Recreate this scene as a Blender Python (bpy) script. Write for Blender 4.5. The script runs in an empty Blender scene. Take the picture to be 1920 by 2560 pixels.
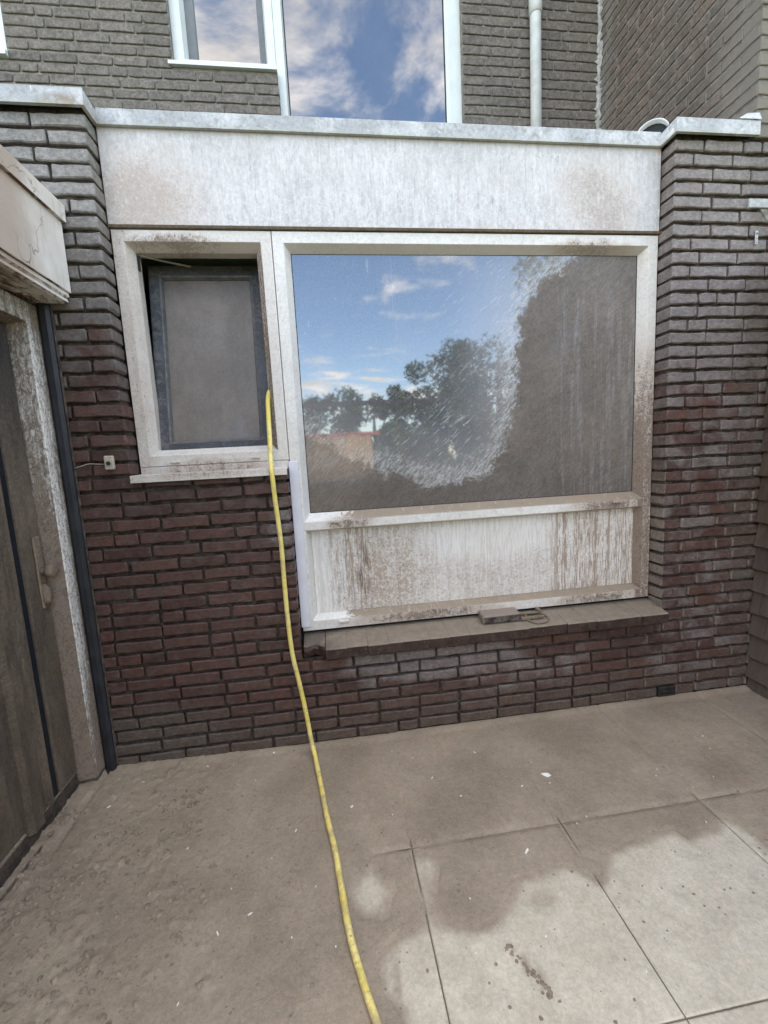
import bpy, math, random
import numpy as np
from mathutils import Matrix, Vector
random.seed(7)
RS = np.random.RandomState(11)
S = bpy.context.scene
COL = S.collection

# ------------------------------------------------------------------ camera
FPX = 1075.127
CAM = Vector((1.0603, -2.1303, 1.4783))
RR = [[0.989984, -0.130984, -0.052683], [0.068913, 0.122637, 0.990056], [0.123221, 0.98377, -0.130435]]
cd = bpy.data.cameras.new('camera'); cam = bpy.data.objects.new('camera', cd); COL.objects.link(cam)
cd.sensor_fit = 'VERTICAL'; cd.sensor_height = 24.0; cd.lens = FPX / 2560 * 24.0
cd.clip_start = 0.02; cd.clip_end = 400
mw = Matrix.Identity(4)
for i in range(3):
    mw[i][0] = RR[0][i]; mw[i][1] = RR[1][i]; mw[i][2] = -RR[2][i]; mw[i][3] = CAM[i]
cam.matrix_world = mw
S.camera = cam

def project(p):
    v = [p[i] - CAM[i] for i in range(3)]
    c = [sum(RR[r][i] * v[i] for i in range(3)) for r in range(3)]
    if c[2] <= 0.05: return None
    return 960 + FPX * c[0] / c[2], 1280 - FPX * c[1] / c[2], c[2]

# ------------------------------------------------------------------ node helper
class NT:
    def __init__(s, tree):
        s.t = tree; s.nodes = tree.nodes; s.nodes.clear(); s._pos = None
    def n(s, typ, **kw):
        nd = s.nodes.new('ShaderNode' + typ)
        for k, v in kw.items(): setattr(nd, k, v)
        return nd
    def L(s, a, sock):
        if a is None: return
        if hasattr(a, 'is_output') or isinstance(a, bpy.types.NodeSocket): s.t.links.new(a, sock)
        else:
            if isinstance(a, (tuple, list)) and sock.type == 'RGBA' and len(a) == 3: a = (*a, 1)
            sock.default_value = a
    def pos(s):
        if s._pos is None: s._pos = s.n('NewGeometry')
        return s._pos.outputs['Position']
    def geo(s, name):
        s.pos(); return s._pos.outputs[name]
    def m(s, op, a, b=0.0, c=None, clamp=False):
        nd = s.n('Math', operation=op, use_clamp=clamp)
        s.L(a, nd.inputs[0]); s.L(b, nd.inputs[1])
        if c is not None: s.L(c, nd.inputs[2])
        return nd.outputs[0]
    def add(s, *a):
        r = a[0]
        for b in a[1:]: r = s.m('ADD', r, b)
        return r
    def mul(s, *a):
        r = a[0]
        for b in a[1:]: r = s.m('MULTIPLY', r, b)
        return r
    def mx(s, *a):
        r = a[0]
        for b in a[1:]: r = s.m('MAXIMUM', r, b)
        return r
    def mr(s, v, a, b, c=0.0, d=1.0, smooth=True):
        nd = s.n('MapRange', interpolation_type='SMOOTHSTEP' if smooth else 'LINEAR')
        for x, k in zip((v, a, b, c, d), range(5)): s.L(x, nd.inputs[k])
        return nd.outputs[0]
    def mix(s, f, a, b, blend='MIX'):
        nd = s.n('Mix', data_type='RGBA', blend_type=blend, clamp_factor=True)
        s.L(f, nd.inputs[0]); s.L(a, nd.inputs[6]); s.L(b, nd.inputs[7])
        return nd.outputs[2]
    def vs(s, v, sc, off=(0, 0, 0)):
        nd = s.n('VectorMath', operation='MULTIPLY_ADD')
        s.L(v, nd.inputs[0]); nd.inputs[1].default_value = sc; nd.inputs[2].default_value = off
        return nd.outputs[0]
    def noise(s, scale, detail=4.0, rough=0.6, dist=0.0, vec=None, stretch=None, off=(0, 0, 0), col=False):
        v = vec if vec is not None else s.pos()
        if stretch or any(off): v = s.vs(v, stretch or (1, 1, 1), off)
        nd = s.n('TexNoise'); s.L(v, nd.inputs['Vector'])
        nd.inputs['Scale'].default_value = scale; nd.inputs['Detail'].default_value = detail
        nd.inputs['Roughness'].default_value = rough; nd.inputs['Distortion'].default_value = dist
        return nd.outputs['Color' if col else 'Fac']
    def voro(s, scale, feature='F1', vec=None, rnd=1.0):
        nd = s.n('TexVoronoi', feature=feature); s.L(vec if vec is not None else s.pos(), nd.inputs['Vector'])
        nd.inputs['Scale'].default_value = scale; nd.inputs['Randomness'].default_value = rnd
        return nd.outputs['Distance']
    def lines(s, scale, width, detail=3.0, dist=1.5, stretch=None, off=(0, 0, 0)):
        # meandering contour lines of a noise field, 1 on the line
        a = s.m('ABSOLUTE', s.m('SUBTRACT', s.noise(scale, detail, 0.55, dist, stretch=stretch, off=off), 0.5))
        return s.mr(a, width * 0.3, width, 1.0, 0.0)
    def xyz(s):
        nd = s.n('SeparateXYZ'); s.L(s.pos(), nd.inputs[0]); return nd.outputs
    def nrm(s):
        nd = s.n('SeparateXYZ'); s.L(s.geo('Normal'), nd.inputs[0]); return nd.outputs
    def warped(s, amp=0.25, scale=5.0):
        if getattr(s, '_wp', None) is None:
            c = s.n('VectorMath', operation='SUBTRACT'); s.L(s.noise(scale, 6, 0.7, col=True), c.inputs[0]); c.inputs[1].default_value = (0.5, 0.5, 0.5)
            a = s.n('VectorMath', operation='SCALE'); s.L(c.outputs[0], a.inputs[0]); a.inputs['Scale'].default_value = amp
            b = s.n('VectorMath', operation='ADD'); s.L(s.pos(), b.inputs[0]); s.L(a.outputs[0], b.inputs[1]); s._wp = b.outputs[0]
        return s._wp
    def grain(s, c, scale=70, lo=0.62, hi=1.35, stretch=None, rough=0.8, off=(0, 0, 0)):
        g_ = s.mr(s.noise(scale, 5, rough, 0.3, stretch=stretch, off=off), 0.39, 0.61, lo, hi, False)
        v = s.n('CombineColor'); s.L(g_, v.inputs[0]); s.L(g_, v.inputs[1]); s.L(g_, v.inputs[2])
        return s.mix(1.0, c, v.outputs[0], 'MULTIPLY')
    def blob(s, c, r, k=1.0):
        nd = s.n('VectorMath', operation='MULTIPLY_ADD'); s.L(s._wp if getattr(s, '_wp', None) is not None else s.pos(), nd.inputs[0])
        nd.inputs[1].default_value = tuple(1 / q for q in r); nd.inputs[2].default_value = tuple(-a / q for a, q in zip(c, r))
        ln = s.n('VectorMath', operation='LENGTH'); s.L(nd.outputs[0], ln.inputs[0])
        return s.mr(ln.outputs['Value'], 0.0, 1.0, k, 0.0)
    def bump(s, h, strength=0.4, dist=0.004, normal=None):
        nd = s.n('Bump'); nd.inputs['Strength'].default_value = strength; nd.inputs['Distance'].default_value = dist
        s.L(h, nd.inputs['Height']); s.L(normal, nd.inputs['Normal']); return nd.outputs[0]
    def bsdf(s, color, rough=0.7, normal=None, spec=0.3, metal=0.0, coat=0.0):
        p = s.n('BsdfPrincipled')
        s.L(color, p.inputs['Base Color']); s.L(rough, p.inputs['Roughness']); s.L(normal, p.inputs['Normal'])
        s.L(spec, p.inputs['Specular IOR Level']); s.L(metal, p.inputs['Metallic']); s.L(coat, p.inputs['Coat Weight'])
        return p.outputs[0]
    def out(s, sh):
        o = s.n('OutputMaterial'); s.t.links.new(sh, o.inputs[0])
    def ms(s, f, a, b):
        nd = s.n('MixShader'); s.L(f, nd.inputs[0]); s.t.links.new(a, nd.inputs[1]); s.t.links.new(b, nd.inputs[2])
        return nd.outputs[0]

def newmat(name):
    mt = bpy.data.materials.new(name); mt.use_nodes = True
    return mt, NT(mt.node_tree)

# ------------------------------------------------------------------ sky, sun, exposure
SUN_EL, SUN_AZ = math.radians(52), math.radians(18)      # azimuth from +y (behind the house) towards +x
W = bpy.data.worlds.new('World'); S.world = W; W.use_nodes = True
w = NT(W.node_tree)
sky = w.n('TexSky', sky_type='NISHITA'); sky.sun_disc = False
sky.sun_elevation = SUN_EL; sky.sun_rotation = SUN_AZ; sky.altitude = 10; sky.air_density = 1.0; sky.dust_density = 0.5; sky.ozone_density = 5.0
tc = w.n('TexCoord')
sp = w.n('SeparateXYZ'); w.L(tc.outputs['Generated'], sp.inputs[0])
zc = w.m('MAXIMUM', sp.outputs[2], 0.07)
cb = w.n('CombineXYZ'); w.L(w.m('DIVIDE', sp.outputs[0], zc), cb.inputs[0]); w.L(w.m('DIVIDE', sp.outputs[1], zc), cb.inputs[1]); cb.inputs[2].default_value = 3.7
CLOUD_OFF = (31.6, 39.8, 0.0)
c1 = w.noise(2.1, 9, 0.62, 0.3, vec=cb.outputs[0], off=CLOUD_OFF)
c2 = w.noise(0.32, 3, 0.5, 0.0, vec=cb.outputs[0], off=CLOUD_OFF)
cf = w.mr(w.add(w.mul(c1, 0.62), w.mul(c2, 0.48)), 0.515, 0.655)
cf = w.mul(cf, w.mr(sp.outputs[2], 0.0, 0.12), 0.92)
cshade = w.mr(w.noise(2.2, 6, 0.6, 0.2, vec=cb.outputs[0], off=(5.2, 1.1, 0.3)), 0.3, 0.7, 0.6, 1.0)
ccol = w.n('VectorMath', operation='SCALE'); ccol.inputs[0].default_value = (7.2, 7.3, 7.6); w.L(cshade, ccol.inputs['Scale'])
bg = w.n('Background'); w.L(w.mix(cf, sky.outputs[0], ccol.outputs[0]), bg.inputs[0]); bg.inputs[1].default_value = 0.12
wo = w.n('OutputWorld'); W.node_tree.links.new(bg.outputs[0], wo.inputs[0])
sl = bpy.data.lights.new('sun', 'SUN'); sl.energy = 3.0; sl.angle = math.radians(0.5); sl.color = (1.0, 0.95, 0.87)
sun = bpy.data.objects.new('sun', sl); COL.objects.link(sun)
sdir = Vector((math.sin(SUN_AZ) * math.cos(SUN_EL), math.cos(SUN_AZ) * math.cos(SUN_EL), math.sin(SUN_EL)))
sun.rotation_euler = sdir.to_track_quat('Z', 'Y').to_euler(); sun.location = (0, 0, 12)
vs_ = S.view_settings; vs_.view_transform = 'Standard'; vs_.look = 'None'; vs_.exposure = 2.88; vs_.use_white_balance = True; vs_.white_balance_temperature = 8000; vs_.gamma = 1.0; vs_.use_curve_mapping = False
S.cycles.max_bounces = 8; S.cycles.diffuse_bounces = 4; S.cycles.glossy_bounces = 4

# ------------------------------------------------------------------ mesh + object helpers
class MB:
    def __init__(s): s.v = []; s.f = []
    def add(s, v, f):
        b = len(s.v); s.v += [tuple(p) for p in v]; s.f += [tuple(b + i for i in q) for q in f]; return s
    def box(s, x0, x1, y0, y1, z0, z1, c=0.0):
        if c <= 0:
            return s.add([(x, y, z) for z in (z0, z1) for y in (y0, y1) for x in (x0, x1)],
                         [(0, 2, 3, 1), (4, 5, 7, 6), (0, 1, 5, 4), (2, 6, 7, 3), (0, 4, 6, 2), (1, 3, 7, 5)])
        X, Y, Z = (x0, x1), (y0, y1), (z0, z1); V = {}; vv = []
        for i in (0, 1):
            for j in (0, 1):
                for k in (0, 1):
                    sx, sy, sz = 1 - 2 * i, 1 - 2 * j, 1 - 2 * k
                    for ax in range(3):
                        p = [X[i] + sx * c, Y[j] + sy * c, Z[k] + sz * c]
                        p[ax] = (X[i], Y[j], Z[k])[ax]
                        V[i, j, k, ax] = len(vv); vv.append(tuple(p))
        ff = []
        for i in (0, 1):
            ff.append([V[i, 0, 0, 0], V[i, 1, 0, 0], V[i, 1, 1, 0], V[i, 0, 1, 0]][::(-1 if i == 0 else 1)])
            ff.append([V[0, i, 0, 1], V[1, i, 0, 1], V[1, i, 1, 1], V[0, i, 1, 1]][::(1 if i == 0 else -1)])
            ff.append([V[0, 0, i, 2], V[1, 0, i, 2], V[1, 1, i, 2], V[0, 1, i, 2]][::(-1 if i == 0 else 1)])
        for i in (0, 1):
            for j in (0, 1):
                ff.append([V[i, j, 0, 0], V[i, j, 0, 1], V[i, j, 1, 1], V[i, j, 1, 0]])
                ff.append([V[i, 0, j, 0], V[i, 0, j, 2], V[i, 1, j, 2], V[i, 1, j, 0]])
                ff.append([V[0, i, j, 1], V[0, i, j, 2], V[1, i, j, 2], V[1, i, j, 1]])
                for k in (0, 1): ff.append([V[i, j, k, 0], V[i, j, k, 1], V[i, j, k, 2]])
        return s.add(vv, ff)
    def prism_x(s, x0, x1, prof):       # prof: (y,z) loop
        n = len(prof)
        return s.add([(x0, y, z) for y, z in prof] + [(x1, y, z) for y, z in prof],
                     [(i, (i + 1) % n, n + (i + 1) % n, n + i) for i in range(n)] + [tuple(range(n - 1, -1, -1)), tuple(range(n, 2 * n))])
    def prism_y(s, y0, y1, prof):       # prof: (x,z) loop
        n = len(prof)
        return s.add([(x, y0, z) for x, z in prof] + [(x, y1, z) for x, z in prof],
                     [(i, (i + 1) % n, n + (i + 1) % n, n + i) for i in range(n)] + [tuple(range(n - 1, -1, -1)), tuple(range(n, 2 * n))])
    def prism_z(s, z0, z1, prof):       # prof: (x,y) loop
        n = len(prof)
        return s.add([(x, y, z0) for x, y in prof] + [(x, y, z1) for x, y in prof],
                     [(i, (i + 1) % n, n + (i + 1) % n, n + i) for i in range(n)] + [tuple(range(n - 1, -1, -1)), tuple(range(n, 2 * n))])
    def rings(s, x0, x1, z0, z1, prof):  # rectangular frame: prof = (inset l, r, b, t, y) loops joined in turn
        k = len(s.v); b = k
        for l, r, bo, t, y in prof:
            s.v += [(x0 + l, y, z0 + bo), (x1 - r, y, z0 + bo), (x1 - r, y, z1 - t), (x0 + l, y, z1 - t)]
        for j in range(len(prof) - 1):
            for i in range(4):
                a, c = b + 4 * j + i, b + 4 * j + (i + 1) % 4
                s.f.append((a, c, c + 4, a + 4))
        return s
    def tube(s, pts, r, seg=10, cap=True, closed=False):
        P = [Vector(p) for p in pts]; n = len(P); b = len(s.v)
        rr = r if isinstance(r, (list, tuple)) else [r] * n
        up = None
        for i in range(n):
            d = (P[(i + 1) % n] - P[i - 1]) if closed else (P[min(i + 1, n - 1)] - P[max(i - 1, 0)])
            d.normalize()
            if up is None:
                up = Vector((0, 0, 1)) if abs(d.z) < 0.9 else Vector((1, 0, 0))
            u = (up - d * up.dot(d)).normalized(); v = d.cross(u); up = u
            for k in range(seg):
                a = 2 * math.pi * k / seg
                s.v.append(tuple(P[i] + (u * math.cos(a) + v * math.sin(a)) * rr[i]))
        for i in range(n if closed else n - 1):
            for k in range(seg):
                j = (i + 1) % n
                s.f.append((b + i * seg + k, b + i * seg + (k + 1) % seg, b + j * seg + (k + 1) % seg, b + j * seg + k))
        if cap and not closed:
            s.f.append(tuple(b + k for k in range(seg))[::-1]); s.f.append(tuple(b + (n - 1) * seg + k for k in range(seg)))
        return s
    def mesh(s, name, mat, smooth=False):
        me = bpy.data.meshes.new(name); me.from_pydata(s.v, [], s.f); me.validate()
        import bmesh
        bm = bmesh.new(); bm.from_mesh(me); bmesh.ops.recalc_face_normals(bm, faces=bm.faces); bm.to_mesh(me); bm.free()
        if mat: me.materials.append(mat)
        if smooth: me.polygons.foreach_set('use_smooth', [True] * len(me.polygons))
        return me

def tag(o, label=None, cat=None, group=None, kind=None):
    if label: o['label'] = label
    if cat: o['category'] = cat
    if group: o['group'] = group
    if kind: o['kind'] = kind
    return o
def link(o, parent=None):
    COL.objects.link(o)
    if parent is not None:
        o.parent = parent
        off = Vector((0, 0, 0)); p = parent
        while p is not None: off = off + p.location; p = p.parent
        o.matrix_parent_inverse = Matrix.Translation(-parent.location) if parent.type == 'EMPTY' else Matrix.Identity(4)
    return o
def obj(name, mb, mat, parent=None, smooth=False):
    me = mb.mesh(name, mat, smooth) if isinstance(mb, MB) else mb
    return link(bpy.data.objects.new(name, me), parent)
def thing(name, loc, label, cat, group=None):
    e = bpy.data.objects.new(name, None); e.location = loc; e.empty_display_size = 0.1; COL.objects.link(e)
    return tag(e, label, cat, group)
def crom(pts, n=8):
    P = [Vector(p) for p in pts]; P = [2 * P[0] - P[1]] + P + [2 * P[-1] - P[-2]]; out = []
    for i in range(1, len(P) - 2):
        for k in range(n):
            t = k / n; a, b, c, d = P[i - 1:i + 3]
            out.append(0.5 * ((2 * b) + (c - a) * t + (2 * a - 5 * b + 4 * c - d) * t * t + (3 * b - a - 3 * c + d) * t ** 3))
    out.append(P[-2]); return out
def smst(x, a, b):
    t = np.clip((x - a) / (b - a), 0, 1); return t * t * (3 - 2 * t)
def poly_sd(px, py, poly):   # signed distance, positive inside
    poly = np.array(poly); d = np.full(px.shape, 1e9); ins = np.zeros(px.shape, bool)
    for i in range(len(poly)):
        a, b = poly[i], poly[(i + 1) % len(poly)]
        e = b - a; wx, wy = px - a[0], py - a[1]
        t = np.clip((wx * e[0] + wy * e[1]) / (e @ e + 1e-12), 0, 1)
        d = np.minimum(d, np.hypot(wx - t * e[0], wy - t * e[1]))
        c = ((a[1] > py) != (b[1] > py)) & (px < (b[0] - a[0]) * (py - a[1]) / (b[1] - a[1] + 1e-12) + a[0])
        ins ^= c
    return np.where(ins, d, -d)
def vnoise(x, y, sc, seed, octs=4):
    tot = np.zeros(np.broadcast(x, y).shape); amp = 1.0; nrm = 0
    for o in range(octs):
        r = np.random.RandomState(seed + o); g = r.rand(64, 64)
        u, v = x * sc, y * sc; iu, iv = np.floor(u).astype(int), np.floor(v).astype(int); fu, fv = u - iu, v - iv
        fu = fu * fu * (3 - 2 * fu); fv = fv * fv * (3 - 2 * fv)
        G = lambda a, b: g[a % 64, b % 64]
        tot += amp * ((G(iu, iv) * (1 - fu) + G(iu + 1, iv) * fu) * (1 - fv) + (G(iu, iv + 1) * (1 - fu) + G(iu + 1, iv + 1) * fu) * fv)
        nrm += amp; amp *= 0.5; sc *= 2.03
    return tot / nrm

# ------------------------------------------------------------------ materials
MUDC = (0.150, 0.122, 0.103)
def mudcol(k):
    a = k.mix(k.mr(k.noise(2.2, 5, 0.6), 0.35, 0.68), (0.262, 0.207, 0.152), (0.350, 0.281, 0.208))
    a = k.grain(k.grain(a, 85, 0.88, 1.10), 28, 0.93, 1.06, off=(3, 1, 0))
    return k.mix(k.mr(k.noise(75, 3, 0.6, off=(7, 0, 0)), 0.65, 0.72, 0, 0.6), a, (0.15, 0.115, 0.085))
M = {}
def simple(name, col, rough=0.6, spec=0.3, var=0.15, sc=30, metal=0.0, bump=0.15):
    mt, k = newmat(name)
    nz = k.noise(sc, 5, 0.65)
    c = k.mix(k.mr(nz, 0.35, 0.7), tuple(q * (1 - var) for q in col), tuple(min(1, q * (1 + var)) for q in col))
    k.out(k.bsdf(c, rough, k.bump(k.noise(sc * 4, 4), bump, 0.002), spec, metal)); M[name] = mt; return mt

def brick_mat():
    mt, k = newmat('brick_dark')
    x, y, z = k.xyz()
    oi = k.n('ObjectInfo'); r = k.m('FRACT', k.add(oi.outputs['Random'], k.mul(k.geo('Random Per Island'), 3.7)))
    r2 = k.m('FRACT', k.mul(r, 17.31))
    base = k.mix(r, (0.057, 0.028, 0.023), (0.106, 0.052, 0.041))
    base = k.mix(k.mr(r2, 0.88, 0.93, 0, 0.7), base, (0.105, 0.046, 0.038))
    # face mottling: darker red burnt patches on greyer skin
    pat = k.noise(14, 5, 0.6, 0.6)
    base = k.mix(k.mr(pat, 0.45, 0.62, 0, 0.6), base, (0.088, 0.062, 0.053))
    # lilac-grey bloom: right pier, under the sill, upper parts
    topz = k.mr(z, 1.35, 2.55)
    leftp = k.mr(x, 0.3, 0.6, 1.0, 0.0)
    rightp = k.mr(x, 2.6, 2.9)
    bl = k.mx(k.mul(rightp, k.mr(z, 1.45, 2.5, 0.42, 1.0)), k.blob((1.55, 0, 0.40), (0.85, 9, 0.24), 1.2), k.blob((2.0, 0, 0.30), (0.9, 9, 0.3), 0.55),
              k.mul(leftp, topz, 0.95), k.blob((0.82, 0, 1.2), (0.14, 9, 0.5), 0.5), 0.05)
    bl = k.add(bl, k.mul(k.mr(r2, 0.0, 1.0, -0.14, 0.14, False), k.mr(z, 2.0, 2.6, 1, .3)))
    bm_ = k.mr(k.add(bl, k.mul(k.m('SUBTRACT', k.noise(7, 6, 0.65, 0.5), 0.5), 1.1)), 0.30, 0.62)
    bloom = k.mix(k.mr(z, 1.9, 2.9), (0.178, 0.152, 0.141), (0.215, 0.188, 0.174))
    bloom = k.mix(k.mul(leftp, 1.0), bloom, k.mix(k.mr(z, 1.8, 2.8), (0.110, 0.094, 0.086), (0.235, 0.222, 0.205)))
    base = k.mix(k.mul(bm_, 0.92), base, bloom)
    # brown mud film: bottom courses, left foot, return face of the right pier
    mud = k.mx(k.mr(z, 0.50, 0.0, 0.0, 0.58), k.mul(k.mr(z, 0.60, 0.05), k.mr(x, 1.0, 0.1), 0.85), k.mul(k.mr(x, 3.1, 3.42), 0.55))
    ret = k.mul(k.mr(k.nrm()[0], -0.5, -0.8), k.mr(x, 2.6, 2.8), k.mr(z, 1.9, 0.9))
    mudm = k.mr(k.add(mud, k.mul(k.m('SUBTRACT', k.noise(5, 6, 0.7), 0.5), 0.7)), 0.2, 0.75)
    mudm = k.mx(k.mul(mudm, 0.9), k.mul(ret, 0.9))
    fine = k.mix(k.mr(k.noise(220, 3, 0.7), 0.35, 0.7), (0.075, 0.059, 0.049), (0.135, 0.107, 0.087))
    fine = k.mix(ret, fine, (0.22, 0.185, 0.152))
    base = k.mix(mudm, base, fine)
    base = k.grain(k.grain(base, 75, 0.76, 1.24, stretch=(0.55, 1, 1)), 22, 0.82, 1.18, off=(5, 2, 1))
    base = k.mix(k.mul(k.mr(k.noise(330, 3, 0.8), 0.62, 0.78), 0.6), base, (0.24, 0.21, 0.19))
    base = k.mix(k.mul(k.mr(k.noise(60, 5, 0.75), 0.52, 0.72), 0.45), base, (0.032, 0.022, 0.020))
    h = k.add(k.mul(k.noise(60, 6, 0.75), 1.0), k.mul(k.noise(260, 4, 0.7, stretch=(0.35, 1, 1)), 0.5))
    k.out(k.bsdf(base, k.mr(k.noise(9, 4), 0.3, 0.7, 0.42, 0.75), k.bump(h, 0.7, 0.003), 0.42)); M['brick_dark'] = mt
brick_mat()

def brick_up(name, a, b, redx=False):
    mt, k = newmat(name)
    oi = k.n('ObjectInfo'); r = k.m('FRACT', k.add(oi.outputs['Random'], k.mul(k.geo('Random Per Island'), 3.7)))
    base = k.mix(r, a, b)
    base = k.mix(k.mr(k.noise(11, 6, 0.65, 0.5), 0.35, 0.7, 0, 0.5), base, tuple(q * 1.5 for q in a))
    base = k.mix(k.mr(k.noise(30, 6, 0.7, 1), 0.6, 0.75, 0, 0.5), base, (0.06, 0.05, 0.045))
    base = k.grain(k.grain(base, 75, 0.70, 1.30), 20, 0.82, 1.18, off=(5, 2, 1))
    if redx:
        x, y, z = k.xyz()
        dust = k.mr(k.add(k.mr(y, 0.5, 0.0), k.mul(k.noise(4, 5, 0.6), 0.6)), 0.5, 1.2)
        base = k.mix(k.mul(dust, 0.75), base, (0.215, 0.195, 0.165))
        cor = k.mul(k.mr(y, 1.05, 1.3), k.mr(k.noise(9, 5), 0.3, 0.6)); base = k.mix(k.mul(cor, 0.7), base, (0.24, 0.235, 0.225))
    base = k.mix(k.mr(k.noise(260, 3, 0.7), 0.55, 0.8, 0, 0.4), base, (0.2, 0.19, 0.18))
    h = k.add(k.mul(k.noise(50, 6, 0.7), 0.7), k.mul(k.noise(220, 3), 0.35))
    k.out(k.bsdf(base, 0.8, k.bump(h, 0.7, 0.004), 0.2)); M[name] = mt
brick_up('brick_grey', (0.116, 0.104, 0.094), (0.168, 0.147, 0.131))
brick_up('brick_side', (0.115, 0.092, 0.078), (0.170, 0.122, 0.100), True)

def mortar(name, a, b):
    mt, k = newmat(name)
    x, y, z = k.xyz()
    c = k.mix(k.mr(k.noise(25, 6, 0.7), 0.35, 0.7), a, b)
    k.out(k.bsdf(c, 0.9, k.bump(k.noise(120, 6, 0.75), 0.8, 0.004), 0.1)); M[name] = mt
mortar('mortar_dark', (0.034, 0.027, 0.022), (0.115, 0.094, 0.078))
mortar('mortar_pale', (0.15, 0.140, 0.124), (0.28, 0.262, 0.232))

BROWN = (0.225, 0.165, 0.125)
def frame_mat():
    mt, k = newmat('window_white')
    x, y, z = k.xyz(); nx, ny, nz = k.nrm(); k.warped(0.10, 9)
    base = k.mix(k.mr(k.noise(3, 4), 0.3, 0.7), (0.66, 0.645, 0.60), (0.74, 0.725, 0.69))
    base = k.mix(k.mul(k.mr(k.noise(30, 6, 0.8, 0.6), 0.50, 0.66), 0.30), base, (0.42, 0.32, 0.23))
    fine = k.noise(80, 6, 0.8, 0.7); streak = k.noise(45, 5, 0.7, 0.4, stretch=(1, 1, 0.12))
    warm = k.noise(6, 5, 0.65)
    up = k.mr(nz, 0.15, 0.5)
    # where the mud spray hit
    hit = k.mx(k.mul(k.mr(x, 0.36, 0.20), 0.40),            # left stile of the small frame
               k.blob((0.42, 0.1, 2.50), (0.42, 9, 0.075), 0.85), k.blob((0.5, 0.1, 1.46), (0.65, 9, 0.10), 0.62),
               k.blob((2.50, 0.1, 2.49), (0.40, 9, 0.07), 0.80),
               k.mul(k.mr(x, 2.76, 2.80), k.mr(z, 2.35, 1.5, 0.0, 0.85)),
               k.blob((2.62, 0.1, 1.13), (0.42, 9, 0.10), 0.85), k.blob((1.16, 0.1, 1.14), (0.22, 9, 0.09), 0.8),
               k.blob((1.55, 0.1, 0.60), (0.75, 9, 0.08), 0.80), k.blob((2.55, 0.1, 0.60), (0.5, 9, 0.09), 0.78), k.mul(k.mr(nx, 0.2, -0.3), k.mr(x, 0.7, 0.82), k.mr(x, 0.9, 0.85), 0.8), k.mul(k.mr(x, 0.89, 0.86), 0.27), 0.10)
    leftj = k.mul(k.mr(nx, -0.2, -0.55), k.mr(x, 2.7, 2.76), k.mr(z, 2.2, 1.2, 0.2, 1.25))
    hit = k.mx(hit, leftj)
    a = k.add(hit, k.mul(k.m('SUBTRACT', fine, 0.5), 2.4), k.mul(k.m('SUBTRACT', streak, 0.5), 1.0))
    msk = k.mul(k.mr(a, 0.50, 0.86), 0.85)
    lip = k.mul(k.lines(34, 0.035, 3, 1.2), k.mr(hit, 0.25, 0.6), 0.55)
    tint = k.mul(k.mr(hit, 0.05, 0.5), k.mr(warm, 0.1, 0.6), 0.7)
    c = k.mix(tint, base, (0.50, 0.40, 0.33))
    c = k.mix(msk, c, k.mix(k.noise(18, 4), (0.15, 0.098, 0.066), BROWN))
    c = k.mix(lip, c, (0.10, 0.07, 0.052))
    dep = k.mul(up, k.mr(k.add(k.noise(22, 6, 0.75, 1.0, stretch=(1, 1, 0.4)), k.mr(x, 1.0, 1.3, -0.32, 0.18)), 0.36, 0.46))
    c = k.mix(dep, c, k.mix(k.noise(12, 5), (0.235, 0.182, 0.132), (0.325, 0.262, 0.195)))
    scr = k.mul(up, k.mr(k.noise(50, 4, 0.7, 0.6, stretch=(1, 0.25, 0.25)), 0.60, 0.68), 0.5); c = k.mix(scr, c, (0.62, 0.54, 0.45)); c = k.grain(c, 80, 0.90, 1.08)
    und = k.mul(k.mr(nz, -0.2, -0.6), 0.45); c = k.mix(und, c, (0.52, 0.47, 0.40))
    spk = k.mul(k.mr(k.noise(120, 3, 0.7), 0.68, 0.76), 0.45); c = k.mix(spk, c, (0.25, 0.2, 0.16))
    k.out(k.bsdf(c, k.mr(msk, 0, 1, 0.38, 0.85), k.bump(k.add(k.mul(msk, 0.6), k.mul(k.noise(180, 3), 0.15)), 0.5, 0.002), 0.4)); M['window_white'] = mt
frame_mat()

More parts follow.
